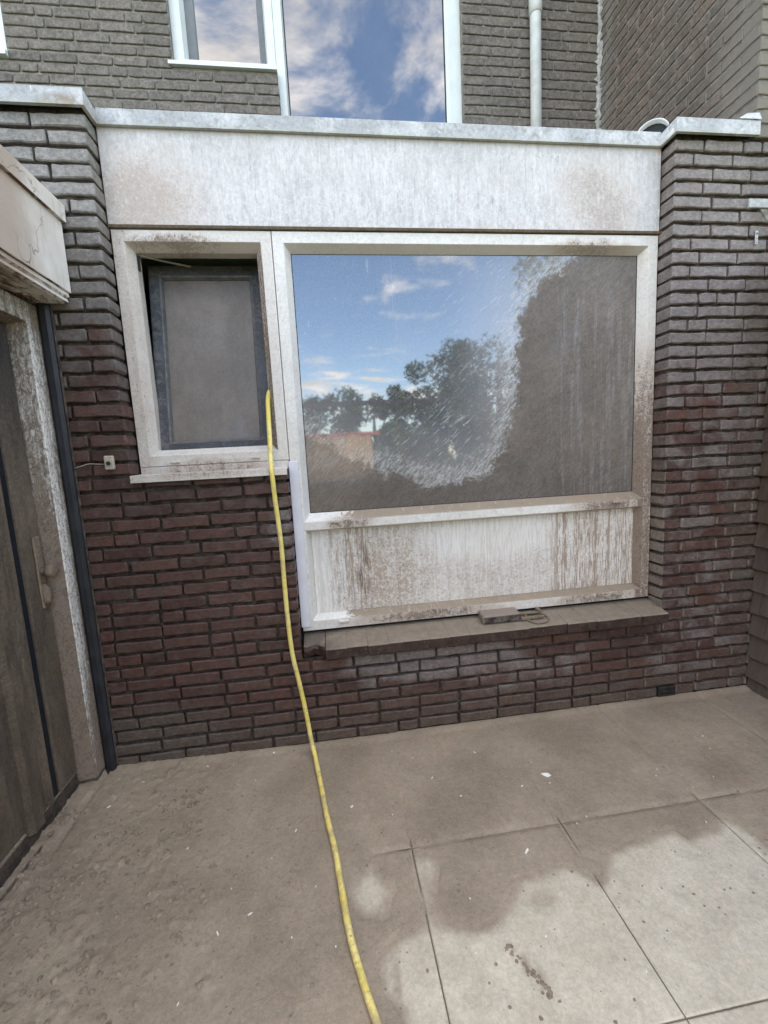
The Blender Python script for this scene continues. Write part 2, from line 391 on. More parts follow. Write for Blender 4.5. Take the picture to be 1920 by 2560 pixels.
def fascia_mat():
    mt, k = newmat('fascia_white')
    x, y, z = k.xyz(); k.warped(0.42, 4.5)
    base = k.mix(k.mr(k.noise(5, 5, 0.6), 0.3, 0.7), (0.53, 0.52, 0.517), (0.62, 0.61, 0.61))
    edge = k.mx(k.mr(z, 2.80, 2.94), k.mul(k.mr(z, 2.84, 2.60), 0.9))
    grey = k.mr(k.add(k.noise(44, 6, 0.75, 0.3, stretch=(1, 1, 0.35)), k.mul(edge, 0.05)), 0.50, 0.72)
    c = k.mix(k.mul(grey, 0.55), base, (0.39, 0.375, 0.36))
    stk = k.mr(k.noise(75, 5, 0.75, 0.2, stretch=(1, 1, 0.09)), 0.56, 0.66); c = k.mix(k.mul(stk, 0.40), c, (0.30, 0.285, 0.27))
    c = k.grain(c, 75, 0.88, 1.08, stretch=(1, 1, 0.6)); c = k.grain(c, 55, 0.92, 1.05, stretch=(1, 1, 0.08), off=(2, 0, 0))
    ln = k.mx(k.mul(k.lines(9, 0.012, 7, 0.5), k.mr(z, 2.78, 2.90)), k.mul(k.lines(26, 0.022, 7, 0.4), k.mr(z, 2.86, 2.66, 0.2, 1.0)))
    c = k.mix(k.mul(ln, 0.55), c, (0.68, 0.68, 0.70))
    sc = k.mr(k.noise(130, 4, 0.75, 0.5, stretch=(1, 1, 0.5)), 0.62, 0.74); c = k.mix(k.mul(sc, 0.35), c, (0.24, 0.24, 0.24))
    br = k.mx(k.blob((0.32, 0, 2.64), (0.52, 9, 0.45), 1.05), k.blob((2.55, 0, 2.68), (0.38, 9, 0.36), 0.92), k.blob((0.2, 0, 2.9), (0.25, 9, 0.3), 0.5), k.blob((2.0, 0, 2.56), (0.6, 9, 0.07), 0.35))
    bm_ = k.mr(k.add(br, k.mul(k.m('SUBTRACT', k.noise(60, 6, 0.8, 0.8), 0.5), 2.6)), 0.34, 1.15)
    c = k.mix(k.mul(bm_, 0.85), c, k.mix(k.mr(x, 1.2, 1.6), (0.33, 0.265, 0.225), (0.27, 0.235, 0.215)))
    tan = k.mul(k.mr(br, 0.0, 0.6), 0.35); c = k.mix(tan, c, (0.55, 0.475, 0.425))
    top = k.mul(k.mr(z, 2.925, 2.965), 0.35); c = k.mix(top, c, (0.33, 0.30, 0.29))
    ce = k.mul(k.mr(x, 2.845, 2.868), k.mr(k.noise(22, 5, .7), 0.4, 0.55)); c = k.mix(k.mul(ce, 0.6), c, (0.3, 0.28, 0.25))
    h = k.add(k.mul(k.noise(48, 6, 0.75, 1.2), k.mr(br, 0, 0.6, 0.25, 1.0)), k.mul(ln, 0.12))
    k.out(k.bsdf(c, 0.75, k.bump(h, 0.55, 0.003), 0.25)); M['fascia_white'] = mt
fascia_mat()

def panel_mat():
    mt, k = newmat('panel_white')
    x, y, z = k.xyz(); k.warped(0.16, 6)
    base = k.mix(k.mr(k.noise(4, 4), 0.3, 0.7), (0.72, 0.70, 0.65), (0.79, 0.775, 0.74))
    clean = k.mx(k.blob((1.95, 0, 1.02), (0.55, 9, 0.22), 1.0), k.mr(x, 1.08, 0.96, 0, 0.7))
    spk = k.noise(85, 6, 0.85, 0.5); s2 = k.mr(k.add(spk, k.mul(clean, -0.22), k.blob((1.35, 0, 0.82), (0.34, 9, 0.38), 0.16)), 0.44, 0.66)
    c = k.mix(k.mul(s2, 0.80), base, (0.36, 0.262, 0.185))
    tan = k.mul(k.mr(k.noise(2.6, 4), 0.35, 0.7), k.mr(clean, 0.5, 0.0), 0.4); c = k.mix(tan, c, (0.52, 0.44, 0.365))
    wl = k.lines(20, 0.06, 4, 1.5); c = k.mix(k.mul(wl, 0.6, k.mr(clean, 0.7, 0.1)), c, (0.78, 0.77, 0.75))
    vs1 = k.noise(38, 6, 0.7, 0.15, stretch=(1, 1, 0.03)); vs2 = k.noise(110, 5, 0.75, 0.2, stretch=(1, 1, 0.09))
    zone = k.mx(k.blob((1.16, 0, 1.0), (0.26, 9, 0.75), 1.0), k.mr(x, 2.22, 2.36), k.blob((1.22, 0, 0.95), (0.14, 9, 0.7), 1.0), k.blob((1.75, 0, 1.12), (0.7, 9, 0.10), 0.5), 0.30)
    st = k.mr(k.add(k.mul(vs1, 0.45), k.mul(vs2, 0.65)), 0.515, 0.60); c = k.mix(k.mul(st, zone, 0.80), c, (0.29, 0.198, 0.132))
    ws = k.mr(k.noise(34, 4, 0.6, 0.2, stretch=(1, 1, 0.04), off=(3.3, 0, 0)), 0.60, 0.68); c = k.mix(k.mul(ws, zone, 0.85), c, (0.80, 0.79, 0.78))
    hv = k.blob((1.21, 0, 0.86), (0.05, 9, 0.26), 0.85); c = k.mix(k.mul(hv, k.mr(vs2, 0.42, 0.55)), c, (0.13, 0.088, 0.062))
    k.out(k.bsdf(c, 0.6, k.bump(k.add(k.mul(s2, 0.6), spk), 0.5, 0.002), 0.3)); M['panel_white'] = mt
panel_mat()

def glass_mat():
    mt, k = newmat('glass_muddy')
    x, y, z = k.xyz(); k.warped(0.12, 6)
    at = k.n('Attribute', attribute_name='clear'); sd = at.outputs['Fac']       # metres inside the wiped area
    n1 = k.noise(7, 6, 0.65, 0.6); n2 = k.noise(45, 5, 0.7, 0.8)
    e = k.add(sd, k.mul(k.m('SUBTRACT', n1, 0.5), 0.20), k.mul(k.m('SUBTRACT', n2, 0.5), 0.16))
    mud = k.mr(e, 0.015, -0.03)
    # mud film, water-run streaks at the right, thinner patches
    runs = k.noise(30, 6, 0.7, 0.35, stretch=(1, 1, 0.05)); r2 = k.noise(85, 5, 0.7, 0.5, stretch=(1, 1, 0.05))
    zone = k.mul(k.mr(x, 2.22, 2.42), k.mr(z, 2.42, 2.2, 0.25, 1.0))
    run = k.mul(k.mr(k.add(k.mul(runs, 0.55), k.mul(r2, 0.45)), 0.48, 0.56), zone)
    thin = k.mx(k.mul(run, 0.24), k.mul(k.mr(k.noise(3.1, 4, 0.6), 0.42, 0.7), 0.10), k.blob((2.62, 0, 2.45), (0.42, 9, 0.42), 0.16),
                k.blob((1.05, 0, 1.48), (0.45, 9, 0.24), 0.42))
    rot0 = k.n('VectorRotate', rotation_type='Y_AXIS'); k.L(k.pos(), rot0.inputs['Vector']); rot0.inputs['Angle'].default_value = math.radians(47)
    # haze and spatter inside the wiped area
    rim = k.mul(k.mr(k.add(sd, k.mul(k.m('SUBTRACT', n2, 0.5), 0.25)), 0.19, 0.01, 0.0, 0.62), k.mr(k.noise(105, 5, 0.8, 0.4, vec=k.vs(rot0.outputs[0], (0.22, 1, 1))), 0.40, 0.60, 0.25, 1.0)); rim = k.mx(rim, k.mr(sd, 0.45, 0.0, 0.0, 0.22))
    rot = k.n('VectorRotate', rotation_type='Y_AXIS'); k.L(k.pos(), rot.inputs['Vector']); rot.inputs['Angle'].default_value = math.radians(40)
    spat = k.mr(k.noise(80, 5, 0.75, 0.5, vec=k.vs(rot.outputs[0], (0.17, 1, 1))), 0.54, 0.65)
    szone = k.mx(k.mr(sd, 0.58, 0.05, 0.0, 1.0), k.blob((1.75, 0, 1.62), (0.55, 9, 0.5), 0.9))
    drip = k.mul(k.mr(k.noise(52, 3, 0.55, 0.4, stretch=(1, 1, 0.055), off=(0, 0, 7.7)), 0.655, 0.72), k.mr(x, 1.75, 1.0), k.mr(z, 1.55, 2.0), k.mr(k.noise(4.5, 3), 0.38, 0.55))
    dots = k.mul(k.mr(k.voro(26), 0.17, 0.10), k.mr(x, 1.5, 0.98), k.mr(z, 1.7, 2.1), k.mr(k.noise(11, 3, off=(4, 0, 0)), 0.5, 0.6))
    fog = k.mul(k.mr(k.noise(1.6, 4, 0.55, off=(1.2, 0, 0.4)), 0.40, 0.7, 0.03, 0.09), 1.0)
    grain = k.mul(k.mr(k.noise(90, 4, 0.8), 0.42, 0.62), 0.055)
    haze = k.mx(rim, k.mul(spat, szone, 0.5, k.mr(x, 1.1, 1.5, 0.35, 1.0)), k.mul(drip, 0.30), k.mul(dots, 0.26)); haze = k.add(haze, fog, grain, k.mul(k.mr(x, 1.25, 2.25), 0.07))
    film = k.mul(mud, k.m('SUBTRACT', 0.93, thin))
    hazec = k.mix(k.mr(sd, 0.3, 0.0), (0.66, 0.67, 0.70), (0.56, 0.545, 0.53))
    mudc = k.mix(k.mr(k.noise(5, 6, 0.65), 0.3, 0.7), (0.125, 0.104, 0.086), (0.170, 0.141, 0.117))
    mudc = k.mix(k.mr(z, 1.55, 1.2, 0, 0.45), mudc, (0.080, 0.066, 0.056))
    mudc = k.mix(k.mr(k.noise(150, 4, 0.75), 0.5, 0.75, 0, 0.5), mudc, (0.070, 0.057, 0.048))
    mudc = k.grain(k.grain(mudc, 75, 0.82, 1.18), 24, 0.90, 1.10)
    gl = k.n('BsdfGlossy'); gl.inputs['Color'].default_value = (0.92, 0.95, 1.0, 1); gl.inputs['Roughness'].default_value = 0.03
    k.L(k.bump(k.noise(1.3, 2, 0.5), 0.02, 0.02), gl.inputs['Normal'])
    dk = k.n('BsdfDiffuse'); dk.inputs['Color'].default_value = (0.006, 0.008, 0.012, 1)
    lw = k.n('LayerWeight'); lw.inputs['Blend'].default_value = 0.5
    clear = k.ms(k.add(0.165, k.mul(k.m('POWER', lw.outputs['Facing'], 4.0), 1 - GLASS_R)), dk.outputs[0], gl.outputs[0])
    hz = k.bsdf(hazec, 0.9, None, 0.1)
    md = k.bsdf(mudc, 0.72, k.bump(k.add(k.mul(n2, 0.5), k.noise(150, 4)), 0.4, 0.0015), 0.25)
    k.out(k.ms(film, k.ms(k.m('MINIMUM', haze, 0.9), clear, hz), md)); M['glass_muddy'] = mt
GLASS_R = 0.20
glass_mat()

def glass_clean():
    mt, k = newmat('glass_clean')
    gl = k.n('BsdfGlossy'); gl.inputs['Color'].default_value = (0.94, 0.96, 1.0, 1); gl.inputs['Roughness'].default_value = 0.006
    k.L(k.bump(k.noise(0.9, 2, 0.5), 0.03, 0.02), gl.inputs['Normal'])
    dk = k.n('BsdfDiffuse'); dk.inputs['Color'].default_value = (0.01, 0.012, 0.016, 1)
    lw = k.n('LayerWeight'); lw.inputs['Blend'].default_value = 0.5
    cl = k.ms(k.add(GLASS_R, k.mul(k.m('POWER', lw.outputs['Facing'], 4.0), 1 - GLASS_R)), dk.outputs[0], gl.outputs[0])
    hz = k.bsdf((0.6, 0.6, 0.62), 0.9, None, 0.1)
    k.out(k.ms(k.mul(k.mr(k.noise(3, 5, 0.7), 0.3, 0.8), 0.05), cl, hz)); M['glass_clean'] = mt
glass_clean()

def zinc_mat():
    mt, k = newmat('zinc_trim')
    x, y, z = k.xyz()
    c = k.mix(k.mr(k.noise(3.5, 6, 0.65, 0.8), 0.35, 0.68), (0.34, 0.355, 0.37), (0.56, 0.575, 0.59))
    c = k.mix(k.mr(k.noise(16, 6, 0.75, 0.8), 0.48, 0.62, 0, 0.75), c, (0.30, 0.295, 0.285))
    c = k.grain(c, 60, 0.84, 1.12)
    pl = k.mr(k.noise(9, 6, 0.75, 1.0, off=(2, 0, 0)), 0.605, 0.625)
    c = k.mix(k.mul(pl, k.mr(y, 0.03, -0.02, 0.35, 1.0)), c, (0.80, 0.80, 0.77))
    br = k.mul(k.blob((0.09, -0.03, 2.972), (0.15, 9, 0.045), 1.0), k.mr(k.noise(30, 5), 0.35, 0.55)); c = k.mix(k.mul(br, 1.6), c, (0.28, 0.235, 0.19))
    gr = k.mul(k.mr(z, 2.982, 2.962), k.mr(k.noise(20, 5, 0.6), 0.3, 0.6), 0.5); c = k.mix(gr, c, (0.42, 0.44, 0.33))
    dk = k.mr(k.noise(26, 6, 0.8, 1.6), 0.66, 0.72, 0, 0.6); c = k.mix(dk, c, (0.16, 0.15, 0.14))
    k.out(k.bsdf(c, 0.62, k.bump(k.add(k.mul(pl, 0.4), k.noise(60, 4)), 0.3, 0.002), 0.35)); M['zinc_trim'] = mt
zinc_mat()

def mud_mat():
    mt, k = newmat('wet_mud')
    c = mudcol(k)
    spots = k.mr(k.noise(95, 4, 0.7), 0.66, 0.74); c = k.mix(k.mul(spots, 0.6), c, (0.115, 0.088, 0.069))
    h = k.add(k.mul(k.noise(26, 6, 0.7), 0.8), k.mul(k.noise(130, 5, 0.75), 0.5))
    k.out(k.bsdf(c, k.mr(k.noise(3, 4), 0.3, 0.7, 0.5, 0.75), k.bump(h, 0.8, 0.008), 0.25)); M['wet_mud'] = mt
mud_mat()

def slab_mat():
    mt, k = newmat('concrete_slab')
    at = k.n('Attribute', attribute_name='mud'); a = at.outputs['Fac']
    n1 = k.noise(9, 6, 0.7, 0.5); n2 = k.noise(70, 5, 0.75)
    f = k.mr(k.add(a, k.mul(k.m('SUBTRACT', n1, 0.5), 0.55), k.mul(k.m('SUBTRACT', n2, 0.5), 0.4)), 0.06, 0.74)
    con = k.mix(k.mr(k.noise(6, 6, 0.65), 0.3, 0.7), (0.47, 0.412, 0.318), (0.56, 0.498, 0.392))
    con = k.mix(k.mr(k.noise(22, 5, 0.7, 0.6), 0.52, 0.72, 0, 0.4), con, (0.43, 0.385, 0.31))
    con = k.grain(k.grain(con, 80, 0.88, 1.10), 16, 0.92, 1.06)
    con = k.mix(k.mr(k.noise(120, 4, 0.75), 0.58, 0.72, 0, 0.4), con, (0.34, 0.29, 0.23))
    sp_ = k.mul(k.mr(k.noise(42, 5, 0.75, 0.4), 0.635, 0.69), 0.6); con = k.mix(sp_, con, (0.27, 0.225, 0.18))
    c = k.mix(f, con, mudcol(k))
    k.out(k.bsdf(c, 0.82, k.bump(k.add(k.mul(k.noise(90, 5, 0.75), 0.6), k.mul(sp_, 0.8)), 0.5, 0.003), 0.2)); M['concrete_slab'] = mt
slab_mat()

def doorframe_mat():
    mt, k = newmat('door_frame_muddy')
    x, y, z = k.xyz(); nx, ny, nz = k.nrm()
    base = k.mix(k.noise(6, 4), (0.64, 0.61, 0.565), (0.77, 0.74, 0.69))
    # mud climbs from the floor and from the door side; a cleaner runnel stays near the corner
    facing = k.mr(nx, 0.45, 0.8)                     # face towards the courtyard
    e = k.add(k.mul(facing, k.mr(y, -0.015, -0.085, 0.62, 0.30)), k.mul(k.m('SUBTRACT', 1.0, facing), k.add(k.mr(y, -0.085, -0.115, 0.40, 0.60), k.mr(z, 1.75, 0.55, 0.0, 0.62))),
              k.mr(z, 0.75, 0.05, 0.0, 0.42), k.mr(z, 1.95, 2.2, 0.0, 0.25))
    v = k.noise(42, 6, 0.75, 1.4, stretch=(1, 1, 0.5)); vr = k.noise(60, 5, 0.7, 0.5, stretch=(1, 1, 0.05))
    f = k.mr(k.add(e, k.mul(k.m('SUBTRACT', v, 0.5), 1.2), k.mul(k.m('SUBTRACT', vr, 0.5), 0.9)), 0.32, 0.72)
    c = k.mix(f, base, k.mix(k.noise(14, 5), (0.19, 0.145, 0.113), (0.30, 0.237, 0.187)))
    c = k.mix(k.mul(k.lines(30, 0.04, 3, 1.5, stretch=(1, 1, 0.6)), 0.6), c, (0.11, 0.08, 0.062))
    k.out(k.bsdf(c, 0.75, k.bump(k.add(f, v), 0.7, 0.004), 0.3)); M['door_frame_muddy'] = mt
doorframe_mat()

def door_mat():
    mt, k = newmat('door_muddy')
    x, y, z = k.xyz()
    c = k.mix(k.mr(k.noise(4, 6, 0.65, 0.5, stretch=(1, 1, 0.35)), 0.35, 0.65), (0.112, 0.085, 0.063), (0.185, 0.143, 0.108))
    c = k.mix(k.mul(k.mr(k.noise(26, 6, 0.7, 0.4, stretch=(1, 1, 0.12)), 0.5, 0.68), 0.55), c, (0.085, 0.071, 0.062))
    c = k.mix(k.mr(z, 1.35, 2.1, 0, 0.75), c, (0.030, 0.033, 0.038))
    c = k.grain(k.grain(c, 70, 0.80, 1.18), 26, 0.86, 1.12, stretch=(1, 1, 0.25))
    h = k.add(k.mul(k.noise(40, 6, 0.75, 1.2), 0.8), k.mul(k.noise(90, 4, 0.7), 0.5))
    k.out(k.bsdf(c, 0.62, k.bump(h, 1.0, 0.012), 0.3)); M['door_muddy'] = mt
    mt, k = newmat('threshold_dark')
    c = k.mix(k.mr(k.noise(20, 6, 0.7, 0.5), 0.4, 0.62), (0.036, 0.029, 0.025), (0.085, 0.066, 0.053))
    c = k.mix(k.mr(k.nrm()[2], 0.4, 0.8), c, mudcol(k)); c = k.grain(c, 70, 0.72, 1.25)
    k.out(k.bsdf(c, 0.65, k.bump(k.noise(70, 5, 0.75), 0.9, 0.008), 0.3)); M['threshold_dark'] = mt
door_mat()

def outfascia_mat():
    mt, k = newmat('outbuilding_board')
    x, y, z = k.xyz()
    c = k.mix(k.mr(k.noise(4, 5, 0.6), 0.3, 0.7), (0.62, 0.575, 0.52), (0.76, 0.735, 0.695))
    br = k.mr(k.add(k.mr(y, -0.05, -0.4), k.mul(k.noise(9, 6, 0.7), 0.6)), 0.4, 1.3); c = k.mix(k.mul(br, 0.8), c, (0.38, 0.285, 0.225))
    c = k.mix(k.mul(k.mr(k.noise(30, 5, 0.7, 0.3, stretch=(1, 1, 0.15)), 0.52, 0.7), 0.35), c, (0.40, 0.35, 0.30))
    ck = k.mul(k.lines(1.7, 0.0028, 5, 0.3), k.mr(k.noise(3, 2, off=(9, 2, 1)), 0.45, 0.6), 0.6); c = k.mix(ck, c, (0.15, 0.12, 0.1))
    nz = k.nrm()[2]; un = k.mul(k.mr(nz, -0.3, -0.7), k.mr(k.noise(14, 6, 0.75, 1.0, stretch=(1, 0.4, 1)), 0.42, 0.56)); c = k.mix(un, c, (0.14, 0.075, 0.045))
    k.out(k.bsdf(c, 0.8, k.bump(k.add(k.noise(60, 5, 0.7), k.mul(ck, -2.0)), 0.4, 0.003), 0.2)); M['outbuilding_board'] = mt
outfascia_mat()

def hose_mat():
    mt, k = newmat('hose_yellow')
    c = k.mix(k.mr(k.noise(12, 4), 0.3, 0.7), (0.74, 0.58, 0.13), (0.82, 0.68, 0.26))
    c = k.mix(k.mr(k.noise(8, 5, 0.7, off=(3, 1, 0)), 0.53, 0.64, 0, 0.75), c, (0.50, 0.40, 0.24))
    z_ = k.xyz()[2]; sm = k.mr(k.add(k.noise(16, 6, 0.75, off=(1, 4, 0)), k.mr(z_, 0.25, -0.02, 0, 0.13), k.mul(k.nrm()[2], -0.06)), 0.53, 0.64)
    c = k.mix(k.mul(sm, 0.5), c, (0.36, 0.28, 0.17))
    c = k.mix(k.mr(k.noise(75, 5, 0.75, 0.8), 0.61, 0.66, 0, 0.8), c, (0.14, 0.105, 0.07))
    k.out(k.bsdf(c, 0.5, k.bump(k.noise(160, 4), 0.3, 0.001), 0.4)); M['hose_yellow'] = mt
hose_mat()

def sash_mat():
    mt, k = newmat('sash_grey')
    x, y, z = k.xyz()
    c = k.mix(k.mr(k.noise(5, 5, 0.6), 0.3, 0.7), (0.038, 0.043, 0.050), (0.068, 0.077, 0.090))
    d = k.mr(k.add(k.noise(24, 6, 0.75, 0.8), k.mr(x, 0.34, 0.24, 0, 0.10), k.mul(k.mr(k.nrm()[2], 0.2, 0.6), 0.3)), 0.52, 0.7)
    c = k.mix(k.mul(d, 0.6), c, (0.17, 0.165, 0.165)); 
    c = k.mix(k.mul(k.lines(30, 0.035, 3, 1.2), 0.35), c, (0.16, 0.145, 0.13))
    k.out(k.bsdf(c, 0.55, k.bump(k.noise(90, 5), 0.3, 0.002), 0.35)); M['sash_grey'] = mt
    mt, k = newmat('sash_glass')
    x, y, z = k.xyz()
    c = k.mix(k.mr(k.noise(3, 5, 0.6), 0.3, 0.7), (0.140, 0.119, 0.103), (0.195, 0.167, 0.145))
    c = k.mix(k.mul(k.mr(k.noise(6, 5, 0.65, 0.4), 0.48, 0.66), k.mr(x, 0.35, 0.75), 0.7), c, (0.175, 0.170, 0.178))
    c = k.mix(k.mr(k.noise(36, 5, 0.75, 0.6, stretch=(1, 1, 0.4)), 0.64, 0.72, 0, 0.7), c, (0.085, 0.07, 0.06))
    c = k.mix(k.mr(k.noise(160, 3, 0.7), 0.55, 0.75, 0, 0.4), c, (0.10, 0.088, 0.078))
    c = k.grain(k.grain(c, 75, 0.90, 1.10), 14, 0.92, 1.08, stretch=(1, 1, 0.4))
    k.out(k.bsdf(c, 0.45, k.bump(k.noise(90, 4), 0.3, 0.002), 0.4)); M['sash_glass'] = mt
sash_mat()

def wood_mat(name, a, b, mud=0.0, ax=(1, 1, 0.06)):
    mt, k = newmat(name)
    oi = k.n('ObjectInfo'); r = k.m('FRACT', k.add(oi.outputs['Random'], k.mul(k.geo('Random Per Island'), 5.3)))
    c = k.mix(k.mr(k.noise(26, 6, 0.65, 0.4, stretch=ax), 0.3, 0.7), a, b)
    c = k.mix(k.mul(r, 0.4), c, tuple(q * 0.55 for q in a))
    if mud:
        z = k.xyz()[2]
        f = k.mr(k.add(k.mr(z, 1.3, 0.0, 0, 0.6), k.mul(k.noise(7, 6, 0.7, stretch=(1, 1, 0.3)), 0.7)), 0.35, 0.95)
        c = k.mix(k.mul(f, mud), c, (0.135, 0.111, 0.092))
    k.out(k.bsdf(c, 0.75, k.bump(k.noise(60, 5, 0.7, 0.3, stretch=ax), 0.6, 0.004), 0.2)); M[name] = mt
wood_mat('shingle_wood', (0.066, 0.045, 0.034), (0.125, 0.088, 0.066), 0.6)
wood_mat('fence_wood', (0.32, 0.205, 0.095), (0.46, 0.31, 0.16))
wood_mat('beam_wood', (0.022, 0.020, 0.018), (0.04, 0.035, 0.03), ax=(0.06, 1, 1))
wood_mat('bark', (0.07, 0.055, 0.042), (0.13, 0.105, 0.08))
simple('black_profile', (0.018, 0.020, 0.025), 0.5, 0.35, 0.3, 12)
simple('dark_gasket', (0.012, 0.015, 0.020), 0.55, 0.3, 0.3)
simple('pvc_mint', (0.60, 0.645, 0.64), 0.4, 0.4, 0.04, 8, bump=0.05)
simple('cover_white', (0.69, 0.69, 0.74), 0.4, 0.4, 0.05, 10, bump=0.1)
simple('sash_upper', (0.14, 0.155, 0.165), 0.5, 0.3, 0.12, 6)
simple('drainpipe_grey', (0.55, 0.575, 0.57), 0.5, 0.35, 0.12, 9)
simple('interior_wall', (0.30, 0.305, 0.285), 0.9, 0.1, 0.1, 5)
simple('roof_felt', (0.09, 0.09, 0.09), 0.9, 0.1, 0.2, 20)
simple('grille_dark', (0.040, 0.036, 0.034), 0.6, 0.3, 0.3)
simple('bell_plastic', (0.42, 0.365, 0.29), 0.6, 0.3, 0.2, 60)
simple('bell_button', (0.035, 0.032, 0.030), 0.5, 0.4, 0.2)
simple('galvanised', (0.36, 0.37, 0.365), 0.5, 0.4, 0.2, 40)
simple('dusty_clay', (0.225, 0.185, 0.152), 0.85, 0.15, 0.15, 40, bump=0.4)
simple('brown_metal', (0.205, 0.160, 0.118), 0.75, 0.2, 0.2, 60, bump=0.4)
simple('paint_chip', (0.78, 0.76, 0.70), 0.6, 0.3, 0.08)
simple('cement_smear', (0.38, 0.375, 0.36), 0.95, 0.05, 0.25, 30, bump=0.9)
simple('pipe_shade', (0.016, 0.02, 0.022), 0.6, 0.3, 0.2)
simple('red_roof', (0.30, 0.062, 0.045), 0.7, 0.2, 0.25, 8)
simple('render_white', (0.74, 0.73, 0.70), 0.85, 0.1, 0.06, 3)
simple('lawn_green', (0.055, 0.085, 0.028), 0.95, 0.05, 0.4, 9, bump=0.8)
simple('sash_bead_lit', (0.125, 0.125, 0.125), 0.5, 0.35, 0.25, 30)  # bead grey lightened to paint a highlight around the sash glass
simple('stay_arm', (0.35, 0.35, 0.34), 0.5, 0.3, 0.1)
def leaf_mat(name, a, b):
    mt, k = newmat(name)
    r = k.geo('Random Per Island'); c = k.mix(r, a, b)
    d = k.bsdf(c, 0.55, None, 0.3)
    t = k.n('BsdfTranslucent'); k.L(k.mix(0.5, c, (0.10, 0.14, 0.02)), t.inputs['Color'])
    k.out(k.ms(0.3, d, t.outputs[0])); M[name] = mt
leaf_mat('leaf_dark', (0.022, 0.040, 0.016), (0.060, 0.088, 0.030))
leaf_mat('leaf_mid', (0.035, 0.055, 0.018), (0.085, 0.110, 0.035))

# clay sill tile: wet dark clay front, mud on top
mt, k = newmat('sill_clay')
nz = k.nrm()[2]
cl = k.mix(k.mr(k.noise(30, 6, 0.7), 0.35, 0.7), (0.030, 0.017, 0.014), (0.075, 0.045, 0.036))
cl = k.mix(k.mr(k.noise(90, 4, 0.75), 0.64, 0.72), cl, (0.30, 0.24, 0.17))
tp = k.mix(k.mr(k.noise(22, 6, 0.75, 0.4), 0.35, 0.7), (0.200, 0.160, 0.121), (0.262, 0.212, 0.162))
wet = k.mul(k.mr(k.xyz()[0], 1.10, 0.98), k.mr(k.noise(14, 4), 0.3, 0.55)); tp = k.mix(k.mul(wet, 0.7), tp, (0.085, 0.070, 0.062))
k.out(k.bsdf(k.mix(k.mr(nz, 0.35, 0.7), cl, tp), 0.65, k.bump(k.noise(120, 5, 0.7), 0.6, 0.003), 0.35)); M['sill_clay'] = mt

# ------------------------------------------------------------------ bricks
CH, MOD, BH = 0.066, 0.22, 0.0505
_bc = {}
def brick_mesh(L, mat, var, H=BH, D=0.1, tight=False):
    key = (round(L, 3), mat, var, tight)
    if key in _bc: return _bc[key]
    r = random.Random(hash((key[0], var)) & 0xffff)
    c = 0.0030 if tight else 0.0046; j = 0.0017 if tight else 0.0022
    nb = 3 if L > 0.15 else 2
    P = []
    cc = r.choice((0.002, 0.003, 0.004, 0.008))
    P.append((cc, 0)); P += [(L * (i + 1) / (nb + 1), 0) for i in range(nb)]; P.append((L - cc, 0)); P.append((L, cc)); P.append((L, H - cc))
    P.append((L - cc, H)); P += [(L * (nb - i) / (nb + 1), H) for i in range(nb)]; P.append((cc, H)); P.append((0, H - cc)); P.append((0, cc))
    P = [(x + r.uniform(-j, j), z + r.uniform(-j, j) * 1.3) for x, z in P]
    cx, cz = L / 2, H / 2; n = len(P)
    ins = [(cx + (x - cx) * (1 - 2 * c / L) , cz + (z - cz) * (1 - 2 * c / H)) for x, z in P]
    yj = [r.uniform(-0.0014, 0.0014) for _ in P]
    mb = MB(); v = [(x, yj[i], z) for i, (x, z) in enumerate(ins)] + [(x, c + yj[i], z) for i, (x, z) in enumerate(P)] + [(x, D, z) for x, z in P]
    mb.add(v, [tuple(range(n))] + [(i, n + i, n + (i + 1) % n, (i + 1) % n) for i in range(n)] + [(n + i, 2 * n + i, 2 * n + (i + 1) % n, n + (i + 1) % n) for i in range(n)])
    me = mb.mesh('brick', M[mat]); _bc[key] = me
    return me

def fill(a, b, rnd, anchor='l', first=None):
    """lengths of one course between a and b -> [(x0, L)]"""
    out = []; x = 0.0; tot = b - a
    seq = [first if first else rnd.choice((0.21, 0.155, 0.10))]
    while x < tot - 0.02:
        L = seq.pop(0) if seq else (0.10 if rnd.random() < 0.15 else 0.21)
        L = min(L + rnd.uniform(-0.003, 0.003), tot - x)
        if tot - x - L < 0.045 and tot - x - L > 0: L = min(tot - x, 0.25)
        out.append((a + x, L) if anchor == 'l' else (b - x - L, L)); x += L + 0.0105
    return out

